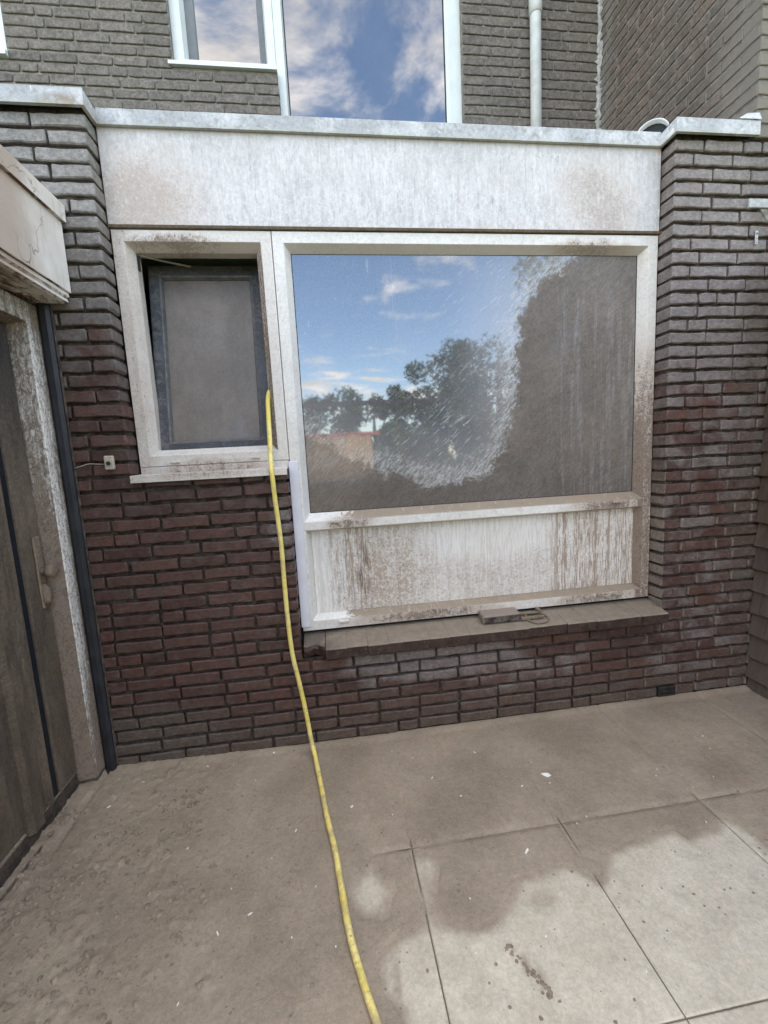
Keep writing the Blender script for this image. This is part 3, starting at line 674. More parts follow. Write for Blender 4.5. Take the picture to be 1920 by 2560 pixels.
def place_bricks(parent, items, mat, limit=300, tight=False, mass_name='brickwork'):
    """items: (x0, L, z0, frame) with frame = ('y', y) facing -y or ('x', x) facing -x"""
    rec = []
    for it in items:
        x0, L, z0, (ax, pl) = it
        c = (x0 + L / 2, pl, z0 + BH / 2) if ax == 'y' else (pl, x0 + L / 2, z0 + BH / 2)
        p = project(c); size = 0.0
        if p and -60 < p[0] < 1980 and -40 < p[1] < 2600: size = L / p[2] ** 2
        rec.append((size, it))
    rec.sort(key=lambda q: -q[0])
    single = [q[1] for q in rec if q[0] > 0][:limit]
    rest = [q[1] for q in rec if q[0] > 0][limit:] + [q[1] for q in rec if q[0] <= 0]
    rr = random.Random(5)
    def xf(it):
        x0, L, z0, (ax, pl) = it
        jy = rr.uniform(-0.002, 0.002) if not tight else rr.uniform(-0.0008, 0.0008)
        if ax == 'y': loc, rz = (x0, pl + jy, z0 + rr.uniform(-0.001, 0.001)), 0
        else: loc, rz = (pl + jy, x0 + L, z0 + rr.uniform(-0.001, 0.001)), -math.pi / 2
        return loc, rz, rr.uniform(-0.004, 0.004)
    def me_of(L): return brick_mesh(round(L / 0.004) * 0.004 if abs(L - 0.21) > 0.006 and abs(L - 0.10) > 0.006 else (0.21 if L > 0.15 else 0.10), mat, rr.randrange(6), tight=tight)
    for it in single:
        loc, rz, ry = xf(it)
        o = bpy.data.objects.new('brick', me_of(it[1])); o.location = loc; o.rotation_euler = (0, ry if it[3][0] == 'y' else 0, rz); link(o, parent)
    if rest:
        V = []; F = []
        for it in rest:
            loc, rz, ry = xf(it); me = me_of(it[1]); b = len(V); R = Matrix.Rotation(rz, 3, 'Z'); l = Vector(loc)
            V += [tuple(R @ v.co + l) for v in me.vertices]; F += [tuple(b + i for i in p.vertices) for p in me.polygons]
        me = bpy.data.meshes.new(mass_name); me.from_pydata(V, [], F); me.materials.append(M[mat])
        tag(link(bpy.data.objects.new(mass_name, me), parent), kind='stuff')

# ------------------------------------------------------------------ ground
FZ = -0.02
g = MB(); g.add([(-60, -70, -0.075), (60, -70, -0.075), (60, 40, -0.075), (-60, 40, -0.075)], [(0, 1, 2, 3)])
tag(obj('ground', g, M['lawn_green']), kind='structure')
patio = obj('patio', MB().box(-0.9, 3.75, -3.4, 0.02, -0.2, -0.031), M['wet_mud']); tag(patio, kind='structure')
LIGHT = [(3.2, -1.1), (2.546, -0.93), (2.548, -0.836), (2.534, -0.787), (2.5, -0.783), (2.455, -0.812), (2.401, -0.802), (2.309, -0.845), (2.288, -0.811), (2.241, -0.805), (2.135, -0.823), (2.042, -0.826), (1.982, -0.831), (1.948, -0.878), (1.903, -0.946), (1.876, -0.915), (1.849, -0.869), (1.812, -0.853), (1.732, -0.862), (1.675, -0.865), (1.614, -0.881), (1.546, -0.936), (1.501, -0.982), (1.429, -0.999), (1.369, -0.988), (1.323, -0.951), (1.323, -0.854), (1.34, -0.747), (1.302, -0.71), (1.278, -0.756), (1.278, -0.863), (1.271, -0.964), (1.211, -0.989), (1.147, -0.998), (1.127, -1.04), (1.133, -1.101), (1.174, -1.183), (1.2, -2.4), (3.2, -2.4)]
def ell(x, y, cx, cy, rx, ry, rot=0.0):
    c, s_ = math.cos(rot), math.sin(rot); dx, dy = x - cx, y - cy
    return np.hypot((dx * c + dy * s_) / rx, (-dx * s_ + dy * c) / ry)
def mudfield(x, y):
    """1 = covered with mud, 0 = bare slab"""
    sd = poly_sd(x, y, LIGHT)
    sd = sd + 0.05 * (vnoise(x, y, 9, 301, 4) - 0.5); m_ = 1 - smst(sd, -0.045, 0.055)
    m_ = np.minimum(m_, 0.18 + 0.82 * smst(ell(x, y, 1.105, -0.80, 0.085, 0.125, 0.1) + 0.9 * (vnoise(x, y, 12, 333, 4) - 0.5), 0.1, 1.35))
    m_ = np.maximum(m_, 0.62 * (1 - smst(ell(x, y, 1.40, -0.945, 0.12, 0.06), 0.3, 1.2)))
    m_ = np.maximum(m_, 0.75 * (1 - smst(ell(x, y, 1.50, -0.885, 0.16, 0.075), 0.3, 1.2)))
    m_ = np.maximum(m_, 0.42 * (1 - smst(ell(x, y, 1.67, -0.95, 0.09, 0.05), 0.2, 1.2)))
    m_ = np.maximum(m_, 0.55 * (1 - smst(ell(x, y, 1.155, -1.09, 0.022, 0.10, -0.15), 0.3, 1.3)))
    m_ = np.maximum(m_, 0.60 * (1 - smst(ell(x, y, 1.545, -1.12, 0.016, 0.10, 0.45), 0.3, 1.3)))
    return m_
SX = [-0.55, 0.06, 0.67, 1.28, 1.89, 2.505, 3.12, 3.74]; SY = [0.0, -0.068, -0.678, -1.29, -1.90, -2.51, -3.12]
for i in range(len(SX) - 1):
    for j in range(len(SY) - 1):
        x0, x1, y1, y0 = SX[i] + 0.002, SX[i + 1] - 0.002, SY[j] - 0.002, SY[j + 1] + 0.002
        if i == 0: x0 = -0.55
        near = j <= 3 and x1 - x0 > 0.2
        nx, ny = (26, max(2, int((y1 - y0) / 0.024))) if near else (2, 2)
        rx = np.linspace(x0, x1, nx + 1); ry = np.linspace(y0, y1, ny + 1)
        X, Y = np.meshgrid(rx, ry); tilt = RS.uniform(-0.0015, 0.0015)
        ed = np.minimum(np.minimum(X - x0, x1 - X), np.minimum(Y - y0, y1 - Y))
        Zz = np.full(X.shape, FZ + tilt) - np.where(ed < 1e-6, 0.0025, 0)
        # narrow edge chamfer row: pull the second row to the edge
        if near:
            for arr, lo, hi in ((X[:, 1], x0, 1), (X[:, -2], x1, -1)): arr[:] = lo + hi * 0.004
            Y[1, :] = y0 + 0.004; Y[-2, :] = y1 - 0.004
        V = list(map(tuple, np.c_[X.ravel(), Y.ravel(), Zz.ravel()])); F = []
        for b in range(ny):
            for a in range(nx):
                q = b * (nx + 1) + a; F.append((q, q + 1, q + nx + 2, q + nx + 1))
        n0 = len(V); rim = [a for a in range(nx + 1)] + [b * (nx + 1) + nx for b in range(1, ny + 1)] + [ny * (nx + 1) + a for a in range(nx - 1, -1, -1)] + [b * (nx + 1) for b in range(ny - 1, 0, -1)]
        V += [(V[q][0], V[q][1], FZ - 0.009) for q in rim]; k_ = len(rim)
        F += [(rim[a], n0 + a, n0 + (a + 1) % k_, rim[(a + 1) % k_]) for a in range(k_)]
        me = bpy.data.meshes.new('slab'); me.from_pydata(V, [], F); me.materials.append(M['concrete_slab'])
        at = me.attributes.new('mud', 'FLOAT', 'POINT'); va = np.array(V); at.data.foreach_set('value', mudfield(va[:, 0], va[:, 1]).astype(np.float32))
        o = bpy.data.objects.new('slab', me); link(o, patio)

# wet mud lying on the slabs: one uneven sheet that dips under the slab where it thins out
gx = np.arange(-0.30, 3.47, 0.0105); gy = np.arange(-1.75, 0.012, 0.0105); X, Y = np.meshgrid(gx, gy)
mf = mudfield(X, Y)
thick = 0.0045 + 0.016 * smst(X, 0.75, -0.1) * smst(Y, -1.6, -0.9) + 0.004 * smst(X, 1.2, 0.3)
n_a = vnoise(X, Y, 6, 1); n_b = vnoise(X, Y, 40, 9, 4); n_c = vnoise(X, Y, 15, 21, 3)
lump = smst(n_b, 0.58, 0.76) * (0.002 + 0.009 * smst(X, 0.95, 0.15)) * smst(n_c, 0.42, 0.62)
trod = smst(n_c, 0.58, 0.70) * 0.003 * smst(X, 0.7, 0.05) * smst(Y, -0.35, -0.6)
rough = (vnoise(X, Y, 60, 41, 3) - 0.5) * (0.0018 + 0.003 * smst(X, 0.9, 0.2) + 0.006 * np.exp(-((X - 0.13) / 0.11) ** 2 - ((Y + 0.55) / 0.16) ** 2) + 0.007 * smst(X, -0.03, -0.14) + 0.004 * np.exp(-((X - 0.25) / 0.12) ** 2 - ((Y + 0.86) / 0.1) ** 2))
joint = np.zeros_like(X)
for a in SX[1:-1]:
    dj = np.abs(X - a - 0.004 * (vnoise(Y, Y * 0, 9, 77) - 0.5)); joint = np.maximum(joint, (1 - smst(dj, 0.003, 0.012)) * smst(X, 1.0, 1.3) * (0.35 + 0.9 * smst(vnoise(X, Y, 7, 55), 0.35, 0.6)))
for a in SY[2:4]:
    dj = np.abs(Y - a); joint = np.maximum(joint, (1 - smst(dj, 0.003, 0.012)) * smst(X, 1.02, 1.3) * (0.35 + 0.9 * smst(vnoise(X, Y, 7, 56), 0.35, 0.6)))
Zm = FZ + thick + (n_a - 0.5) * 0.004 + lump - trod + rough - joint * (0.004 + 0.012 * smst(Y, -0.60, -0.66))
wall_heap = 0.012 * smst(Y, -0.05, 0.0); Zm = Zm + wall_heap
crk = np.abs(X - (0.178 + (Y + 0.905) * 0.35 + 0.02 * np.sin((Y + 0.9) * 70))); Zm -= 0.010 * (1 - smst(crk, 0.003, 0.012)) * (np.abs(Y + 0.86) < 0.06)
# ledge of mud before the door threshold drops to the slab along the wall line
Zm += 0.010 * smst(X, -0.105, -0.128) + (vnoise(X, Y, 26, 91, 4) - 0.45) * 0.022 * smst(X, -0.12, -0.15)
Zm -= 0.020 * (1 - smst(np.abs(X + 0.117 + 0.006 * (vnoise(Y, Y * 0, 8, 78) - 0.5)), 0.003, 0.011)) * smst(vnoise(Y, Y * 0, 5, 79), 0.3, 0.5)
tp_ = smst(mf, 0.60, 1.0); Zm = FZ + (Zm - FZ) * tp_ - 0.003 * (1 - smst(mf, 0.60, 0.92))
Zm = np.minimum(Zm, 0.06)
ny, nx = X.shape
V = np.c_[X.ravel(), Y.ravel(), Zm.ravel()]
keep = (Zm > FZ - 0.0026) | (mf > 0.95)
idx = np.arange(nx * ny).reshape(ny, nx)
q = np.stack([idx[:-1, :-1], idx[:-1, 1:], idx[1:, 1:], idx[1:, :-1]], -1).reshape(-1, 4)
kq = keep.ravel()[q].any(1); F = q[kq]
used = np.zeros(nx * ny, bool); used[F.ravel()] = True; remap = np.cumsum(used) - 1
me = bpy.data.meshes.new('mud_layer'); me.from_pydata(V[used].tolist(), [], remap[F].tolist()); me.materials.append(M['wet_mud'])
me.polygons.foreach_set('use_smooth', [True] * len(me.polygons))
tag(link(bpy.data.objects.new('mud_layer', me)), 'brown wet mud spread over the patio slabs', 'mud', kind='stuff')
def mudz(x, y):
    i = int(round((x + 0.30) / 0.0105)); j = int(round((y + 1.75) / 0.0105))
    if 0 <= i < nx and 0 <= j < ny: return max(Zm[j, i], FZ)
    return FZ

# clods and crumbs of mud
mb = MB(); rc = random.Random(3)
def clod(mb, c, r, rnd, flat=0.6):
    seg = 7; V = [(c[0], c[1], c[2] + r * flat)]; F = []
    for lv, (rr_, h) in enumerate(((0.6, 0.8), (1.0, 0.25), (1.05, -0.3))):
        for a in range(seg):
            t = 2 * math.pi * a / seg + lv * 0.4; k_ = rr_ * rnd.uniform(0.7, 1.25)
            V.append((c[0] + r * k_ * math.cos(t), c[1] + r * k_ * math.sin(t), c[2] + r * flat * h * rnd.uniform(0.7, 1.2)))
    for a in range(seg):
        b = (a + 1) % seg; F.append((0, 1 + a, 1 + b))
        for lv in (0, 1): F.append((1 + lv * seg + a, 1 + (lv + 1) * seg + a, 1 + (lv + 1) * seg + b, 1 + lv * seg + b))
    mb.add(V, F)
for _ in range(1700):
    x = rc.uniform(-0.1, 3.4); y = -abs(rc.uniform(0.01, 1.65))
    m_ = float(mudfield(np.array([x]), np.array([y]))[0])
    if m_ > 0.5 and rc.random() < (0.1 if x < 0.9 else 0.6): continue
    r = rc.choice((0.0018, 0.0022, 0.003, 0.004, 0.0055)) * rc.uniform(0.7, 1.2)
    if m_ < 0.5 and rc.random() < 0.10: r *= 1.7
    if m_ < 0.5 and rc.random() < 0.35: continue
    clod(mb, (x, y, mudz(x, y)), r, rc, 0.5)
for _ in range(900):   # trodden, lumpy spots on the left
    cx, cy, s_ = rc.choice(((0.14, -0.56, 0.09), (0.25, -0.86, 0.07), (0.36, -0.48, 0.05), (0.12, -0.42, 0.06), (0.30, -0.28, 0.05), (-0.02, -0.62, 0.06), (0.05, -0.85, 0.08), (0.45, -0.75, 0.10), (-0.16, -0.3, 0.04), (-0.15, -0.5, 0.05), (-0.15, -0.7, 0.06), (0.0, -0.95, 0.10), (0.3, -1.05, 0.12)))
    x, y = rc.gauss(cx, s_), rc.gauss(cy, s_ * 0.9)
    clod(mb, (x, y, mudz(x, y) - 0.001), rc.choice((0.003, 0.004, 0.005, 0.007, 0.011)) * rc.uniform(0.8, 1.2), rc, 0.7)
for t in np.linspace(0, 1, 46):
    x = 1.498 + 0.09 * t + rc.gauss(0, 0.008); y = -1.053 - 0.15 * t + rc.gauss(0, 0.006); clod(mb, (x, y, FZ), rc.uniform(0.003, 0.009), rc, 0.3)
simple('crumb_mud', (0.250, 0.198, 0.146), 0.8, 0.2, 0.25, 40, bump=0.6)
tag(obj('mud_crumbs', mb, M['crumb_mud']), 'small clods and crumbs of mud scattered over the patio', 'mud', kind='stuff')
# white flakes of paint
mb = MB()
FL = [(0.687, -0.028), (1.064, -0.444), (1.7, -0.773), (0.832, -0.522), (0.918, -0.769), (0.702, -0.825), (0.609, -0.87), (0.984, -0.97), (2.808, -0.422), (2.43, -0.531), (0.624, -0.211), (0.093, -0.129), (0.497, -0.081), (0.75, -0.631), (0.416, -0.535), (0.847, -0.923)]
for i in range(34): FL.append((rc.uniform(-0.05, 2.9), -rc.uniform(0.05, 1.2)))
for i, (x, y) in enumerate(FL):
    s_ = 0.006 if i in (0, 1, 2) else rc.uniform(0.0016, 0.0036); a = rc.uniform(0, 3.1); e_ = rc.choice((1, 1.4, 2.6)); z = mudz(x, y) + 0.0015
    pts = [(s_ * e_ * math.cos(t), s_ * math.sin(t) * 0.7) for t in (0.3, 1.3, 2.6, 3.9, 5.2)]
    P = [(x + p * math.cos(a) - q_ * math.sin(a), y + p * math.sin(a) + q_ * math.cos(a)) for p, q_ in pts]
    mb.prism_z(z - 0.004, z + rc.uniform(0, 0.002), P)
tag(obj('paint_crumbs', mb, M['paint_chip']), 'tiny white crumbs of paint sprinkled over the muddy patio', 'debris', kind='stuff')
fx, fy = 1.957, -0.432; fz = mudz(fx, fy)
mb = MB().add([(fx - 0.019, fy + 0.012, fz + 0.003), (fx - 0.004, fy + 0.004, fz + 0.009), (fx + 0.014, fy + 0.006, fz + 0.004), (fx + 0.022, fy - 0.008, fz + 0.002), (fx + 0.002, fy - 0.014, fz + 0.001), (fx - 0.010, fy - 0.004, fz + 0.002),
               (fx - 0.019, fy + 0.012, fz), (fx - 0.004, fy + 0.004, fz + 0.006), (fx + 0.014, fy + 0.006, fz), (fx + 0.022, fy - 0.008, fz - 0.002), (fx + 0.002, fy - 0.014, fz - 0.003), (fx - 0.010, fy - 0.004, fz - 0.002)],
              [(0, 1, 5), (1, 2, 4, 5), (2, 3, 4), (6, 11, 7), (7, 11, 10, 8), (8, 10, 9)] + [(i, 6 + i, 6 + (i + 1) % 6, (i + 1) % 6) for i in range(6)])
tag(obj('paint_flake', mb, M['paint_chip']), 'bent white flake of paint lying alone on the brown mud below the window sill', 'flake')

# ------------------------------------------------------------------ the extension with the muddy window
ext = thing('brick_extension', (1.5, 0.1, FZ), 'dark brick flat-roofed extension with muddy white window and white fascia', 'extension')
wall = MB()
wall.box(-1.3, 0.147, 0.018, 0.22, -0.2, 2.978); wall.box(0.147, 0.853, 0.018, 0.22, -0.2, 1.443)
wall.box(0.853, 2.892, 0.018, 0.22, -0.2, 0.462); wall.box(2.892, 3.80, 0.018, 0.22, -0.2, 2.978)
wall = obj('wall', wall, M['mortar_dark'], ext)
items = []; rb = random.Random(21); FIRST = [0.21, 0.10, 0.155]
for n in range(1, 47):
    z0 = (45 - n) * CH + 0.0005; k3 = n % 2
    xl = -0.5 if z0 > 2.45 else -0.16
    f = lambda: (0.21 if k3 else 0.10) if rb.random() < 0.75 else 0.155
    Y0 = ('y', 0.0)
    if n <= 23:
        items += [(a, L, z0, Y0) for a, L in fill(xl, 0.158, rb, 'r', f())]
    elif n <= 37:
        items += [(a, L, z0, Y0) for a, L in fill(xl, 0.865, rb, 'r', f())]
    elif n == 38:
        items += [(a, L, z0, Y0) for a, L in fill(xl, 0.868, rb, 'r', f())]
    else:
        off = rb.choice((0, 0.055, 0.11, 0.165)) + (0.11 if k3 else 0)
        items += [(a, L, z0, Y0) for a, L in fill(xl, 3.62, rb, 'r', 0.05 + off if off < 0.16 else off)]
    if n <= 37: items += [(a, L, z0, Y0) for a, L in fill(2.881, 3.62, rb, 'l', f())]
    elif n == 38: items += [(a, L, z0, Y0) for a, L in fill(2.915, 3.62, rb, 'l', f())]
# room for the air vent in the bottom course
out = []
for a, L, z0, pl in items:
    if abs(z0 - 0.0005) < 0.002 and a < 2.995 and a + L > 2.872:
        if a < 2.84: out.append((a, 2.872 - a, z0, pl))
        if a + L > 3.03: out.append((2.995, a + L - 2.995, z0, pl))
    else: out.append((a, L, z0, pl))
items = [q_ for q_ in out if q_[1] > 0.03]
place_bricks(wall, items, 'brick_dark', 300)

# roof deck and metal edge trim
obj('roof', MB().box(-1.3, 3.32, 0.16, 1.29, 2.88, 2.985), M['roof_felt'], ext)
O = [(-1.3, -0.035), (0.176, -0.035), (0.176, 0.066), (2.852, 0.066), (2.852, -0.035), (3.312, -0.035)]
t0, t1 = 2.963, 3.026; I = [(-1.3, -0.019), (0.160, -0.019), (0.160, 0.082), (2.868, 0.082), (2.868, -0.019), (3.312, -0.019)]
mb = MB(); n = len(O)
v = [(x, y, t0) for x, y in O] + [(x, y, t1) for x, y in O] + [(x, y, t0) for x, y in I] + [(x, y, t1 - 0.004) for x, y in I] + [(-1.3, 0.35, t1 - 0.03), (0.176, 0.35, t1 - 0.03), (2.852, 0.35, t1 - 0.03), (3.312, 0.35, t1 - 0.03)]
f = []
for i in range(n - 1): f += [(i, i + 1, n + i + 1, n + i), (i, 2 * n + i, 2 * n + i + 1, i + 1), (2 * n + i, 3 * n + i, 3 * n + i + 1, 2 * n + i + 1)]
B = 4 * n; f += [(n, n + 1, n + 2, B + 1, B), (n + 2, n + 3, B + 2, B + 1), (n + 3, n + 4, n + 5, B + 3, B + 2), (n - 1, 2 * n - 1, 4 * n - 1, 3 * n - 1), (2 * n - 1, B + 3, 4 * n - 1)]
mb.add(v, f); obj('roof_trim', mb, M['zinc_trim'], ext)
for a_, b_ in ((-1.3, 0.150), (2.89, 3.30)): obj('roof_batten', MB().box(a_, b_, 0.006, 0.10, 2.979, 3.015), M['beam_wood'], ext)
mb = MB()   # peeled strip of flashing on the right corner of the trim
mb.add([(3.19, -0.039, 3.030), (3.31, -0.041, 3.029), (3.34, 0.0, 3.085), (3.285, 0.01, 3.088), (3.19, -0.039, 3.033), (3.31, -0.041, 3.032), (3.34, 0.0, 3.089), (3.285, 0.01, 3.092)],
       [(0, 1, 5, 4), (4, 5, 6, 7), (0, 3, 2, 1), (1, 2, 6, 5), (2, 3, 7, 6), (3, 0, 4, 7)])
obj('flashing', mb, M['zinc_trim'], ext)
# fascia board above the windows
obj('fascia_panel', MB().box(0.162, 2.874, 0.085, 0.13, 2.567, 2.975, 0.003), M['fascia_white'], ext)
obj('drip_edge', MB().prism_x(0.163, 2.886, [(0.078, 2.5655), (0.12, 2.5655), (0.12, 2.5555), (0.084, 2.5575)]), M['brown_metal'], ext)

# small window with the inward-tilted sash
win = link(bpy.data.objects.new('window', None), ext)
def frame(x0, x1, z0, z1, parent, mat='window_white', y=0.095, deep=0.146, a=0.051, b=0.078):
    p = [(0, 0, 0, 0, 0.20), (0, 0, 0, 0, y + 0.002), (0.002,) * 4 + (y,), (a - 0.002,) * 4 + (y,), (a,) * 4 + (y + 0.002,), (b,) * 4 + (deep,), (b,) * 4 + (0.20,)]
    return obj('frame', MB().rings(x0, x1, z0, z1, p), M[mat], parent)
frame(0.165, 0.8715, 1.482, 2.553, win)
obj('apron', MB().box(0.165, 0.868, 0.0965, 0.16, 1.425, 1.4805, 0.002), M['window_white'], win)
mb = MB().prism_x(0.1605, 0.8665, [(0.12, 1.449), (0.094, 1.449), (-0.016, 1.4455), (-0.019, 1.443), (-0.019, 1.412), (-0.014, 1.412), (-0.012, 1.438), (0.12, 1.440)])
obj('drip_sill', mb, M['window_white'], win)
for x, z in ((0.331, 1.499), (0.712, 1.503)): obj('drain_cap', MB().box(x - 0.022, x + 0.022, 0.083, 0.096, z - 0.005, z + 0.005, 0.002), M['window_white'], win)
# sash (tilted 8 degrees inward about its bottom edge)
T = Matrix.Translation((0, 0.168, 1.540)) @ Matrix.Rotation(math.radians(-8), 4, 'X') @ Matrix.Translation((0, -0.168, -1.540))
def tilted(mb):
    mb.v = [tuple(T @ Vector(p)) for p in mb.v]; return mb
sash = obj('sash', tilted(MB().rings(0.236, 0.792, 1.540, 2.492, [(0, 0, 0, 0, 0.22), (0, 0, 0, 0, 0.170), (0.003,) * 4 + (0.168,), (0.050,) * 4 + (0.168,), (0.052,) * 4 + (0.172,), (0.064,) * 4 + (0.184,), (0.064,) * 4 + (0.22,)])), M['sash_grey'], win)
obj('bead', tilted(MB().rings(0.285, 0.743, 1.589, 2.443, [(0, 0, 0, 0, 0.1675), (0.004,) * 4 + (0.1655,), (0.009,) * 4 + (0.1675,), (0.016,) * 4 + (0.186,)])), M['sash_bead_lit'], sash)
obj('pane', tilted(MB().box(0.296, 0.732, 0.190, 0.196, 1.60, 2.432)), M['sash_glass'], sash)
obj('stay_arm', MB().tube([(0.255, 0.165, 2.472), (0.34, 0.24, 2.478), (0.46, 0.315, 2.480)], 0.005, 8), M['stay_arm'], win)
obj('hinge', MB().box(0.244, 0.252, 0.15, 0.162, 2.40, 2.466), M['dark_gasket'], win)
# dim room behind it
mb = MB(); mb.add([(0.02, 0.205, 1.30), (0.873, 0.205, 1.30), (0.873, 1.2, 1.30), (0.02, 1.2, 1.30), (0.02, 0.205, 2.545), (0.873, 0.205, 2.545), (0.873, 1.2, 2.545), (0.02, 1.2, 2.545)],
                  [(0, 1, 2, 3), (4, 7, 6, 5), (0, 3, 7, 4), (1, 5, 6, 2), (3, 2, 6, 7)])
obj('room', mb, M['interior_wall'], ext)

# large window
win2 = link(bpy.data.objects.new('window', None), ext)
frame(0.8745, 2.8765, 0.575, 2.553, win2, a=0.053, b=0.080)
obj('transom', MB().prism_x(0.924, 2.827, [(0.20, 1.197), (0.146, 1.197), (0.094, 1.160), (0.0925, 1.156), (0.0925, 1.116), (0.095, 1.113), (0.138, 1.101), (0.20, 1.101)]), M['window_white'], win2)
obj('panel', MB().box(0.952, 2.80, 0.137, 0.15, 0.652, 1.104), M['panel_white'], win2)
mb = MB().rings(0.953, 2.798, 1.195, 2.476, [(0, 0, 0, 0, 0.1455), (0.005,) * 4 + (0.1455,), (0.005,) * 4 + (0.1475,)]); obj('gasket', mb, M['dark_gasket'], win2)
GX = np.linspace(0.952, 2.800, 150); GZ = np.linspace(1.192, 2.482, 106); X2, Z2 = np.meshgrid(GX, GZ)
CLEAR = [(2.431, 2.489), (2.274, 2.362), (2.157, 2.247), (2.096, 2.084), (2.093, 1.894), (2.072, 1.7), (2.03, 1.503), (1.948, 1.381), (1.788, 1.314), (1.582, 1.327), (1.383, 1.4), (1.191, 1.472), (1.052, 1.563), (0.95, 1.615), (0.4, 1.95), (-1.0, 2.6), (-1.0, 4.5), (4.0, 4.5), (2.60, 2.66)]
sdg = poly_sd(X2.ravel(), Z2.ravel(), CLEAR)
nxg, nzg = len(GX), len(GZ)
V = np.c_[X2.ravel(), np.full(X2.size, 0.147), Z2.ravel()]; F = []
ii = np.arange(nxg * nzg).reshape(nzg, nxg); F = np.stack([ii[:-1, :-1], ii[:-1, 1:], ii[1:, 1:], ii[1:, :-1]], -1).reshape(-1, 4).tolist()
c_ = [0, nxg - 1, nxg * nzg - 1, nxg * (nzg - 1)]; base = len(V)
V = V.tolist() + [(V[q_][0], 0.171, V[q_][2]) for q_ in c_]; F.append((base, base + 3, base + 2, base + 1))
me = bpy.data.meshes.new('pane'); me.from_pydata(V, [], F); me.materials.append(M['glass_muddy'])
at = me.attributes.new('clear', 'FLOAT', 'POINT'); at.data.foreach_set('value', np.r_[sdg, [0, 0, 0, 0]].astype(np.float32))
link(bpy.data.objects.new('pane', me), win2)
obj('cover_strip', MB().box(0.868, 0.9155, 0.0835, 0.0945, 0.600, 1.474, 0.002), M['cover_white'], win2)
for x, z in ((1.082, 1.150), (2.661, 1.150), (1.093, 0.612), (2.671, 0.612)):
    obj('drain_cap', MB().box(x - 0.026, x + 0.026, 0.078, 0.096, z - 0.005, z + 0.006, 0.002), M['window_white'], win2)
obj('gap_filler', MB().box(0.8535, 2.8915, 0.119, 0.215, 0.463, 0.5745), M['dark_gasket'], win2)  # dark filler added to close the see-through gap under the frame

for a_, b_, c_0, d_0, e_0 in ((0.8535, 0.874, 0.135, 0.5755, 1.50), (0.1475, 0.1645, 0.150, 1.444, 2.56), (2.8770, 2.8915, 0.135, 0.5755, 2.56)):  # dark fillers added to stop light leaking past the frame sides
    obj('gap_filler', MB().box(a_, b_, c_0, 0.215, d_0, e_0), M['dark_gasket'], win2)

# sill of clay tiles
sill = link(bpy.data.objects.new('window_sill', None), ext)
rs = random.Random(8); x = 0.989; tiles = [(0.878, 0.108)]
while x < 2.86:
    L = rs.choice((0.104, 0.106, 0.108, 0.110, 0.216)) if rs.random() < 0.88 else 0.058
    L = min(L, 2.884 - x); tiles.append((x, L)); x += L + 0.0008
for i, (x, L) in enumerate(tiles):
    dz = rs.uniform(-0.0006, 0.0006); dy = rs.uniform(-0.006, 0.005); yf = -0.050 + dy
    prof = [(0.125, 0.557 + dz), (yf + 0.006, 0.5275 + dz), (yf, 0.522 + dz), (yf, 0.474 + dz), (yf + 0.004, 0.470 + dz), (0.125, 0.474)]
    mb = MB()
    if i == 0:   # broken left tile
        V = []; cut = [-0.012, -0.020, -0.006, 0.004, -0.002, -0.024, -0.040]; xs = [x + L * q_ / 6 for q_ in range(7)]
        for xx, cy_ in zip(xs, cut): V += [(xx, 0.125, 0.557), (xx, cy_ + 0.010, 0.531), (xx, cy_, 0.512 + rs.uniform(-.004, .004)), (xx, cy_ + 0.012 + rs.uniform(0, .01), 0.474), (xx, 0.125, 0.474)]
        F = [(5 * a + b, 5 * (a + 1) + b, 5 * (a + 1) + (b + 1) % 5, 5 * a + (b + 1) % 5) for a in range(6) for b in range(5)] + [(0, 1, 2, 3, 4), (34, 33, 32, 31, 30)]
        mb.add(V, F)
    else: mb.prism_x(x, x + L, prof)
    obj('tile', mb, M['sill_clay'], sill)
# air vent grille in the bottom course
vent = obj('air_vent', MB().rings(2.880, 2.990, -0.003, 0.054, [(0, 0, 0, 0, 0.05), (0, 0, 0, 0, -0.004), (0.006, 0.006, 0.006, 0.006, -0.004), (0.006, 0.006, 0.006, 0.006, 0.02)]), M['grille_dark'], ext)
obj('backing', MB().box(2.882, 2.988, 0.018, 0.022, -0.001, 0.052), M['dark_gasket'], vent)
for i in range(13): obj('slat', MB().box(2.8885 + i * 0.0075, 2.8920 + i * 0.0075, -0.002, 0.010, 0.0025, 0.0485), M['grille_dark'], vent)
obj('bar', MB().box(2.885, 2.985, -0.003, 0.006, 0.0235, 0.0275), M['grille_dark'], vent)

# ------------------------------------------------------------------ the house behind
HY = 1.30
house = thing('terraced_house', (1.2, HY, FZ), 'grey brick upper storey with white windows rising behind the flat roof', 'house')
hw = MB(); ZB = 2.7; ZT = 6.6
def hbox(x0, x1, z0, z1): hw.box(x0, x1, HY + 0.010, HY + 0.25, z0, z1)
hbox(-4.0, -0.815, ZB, 4.16); hbox(-4.0, -0.815, 5.6, ZT); hbox(-4.0, -1.9, 4.16, 5.6)
hbox(-0.815, 0.212, ZB, ZT); hbox(0.212, 0.902, ZB, 4.17); hbox(0.212, 0.902, 5.7, ZT); hbox(0.902, 2.25, ZB, 3.0); hbox(0.902, 2.25, 5.7, ZT); hbox(2.25, 3.34, ZB, ZT)
hw.box(-4.0, 3.34, HY + 0.5, HY + 0.7, ZB, ZT); hw = obj('wall', hw, M['mortar_pale'], house)
obj('roof', MB().prism_x(-4.2, 3.34, [(HY - 0.15, ZT), (HY - 0.15, ZT + 0.12), (HY + 4, ZT + 2.6), (HY + 8, ZT), (HY + 8, ZT - 3), (HY + 0.75, ZT - 3), (HY + 0.75, ZT)]), M['roof_felt'], house)
items = []; ru = random.Random(77)
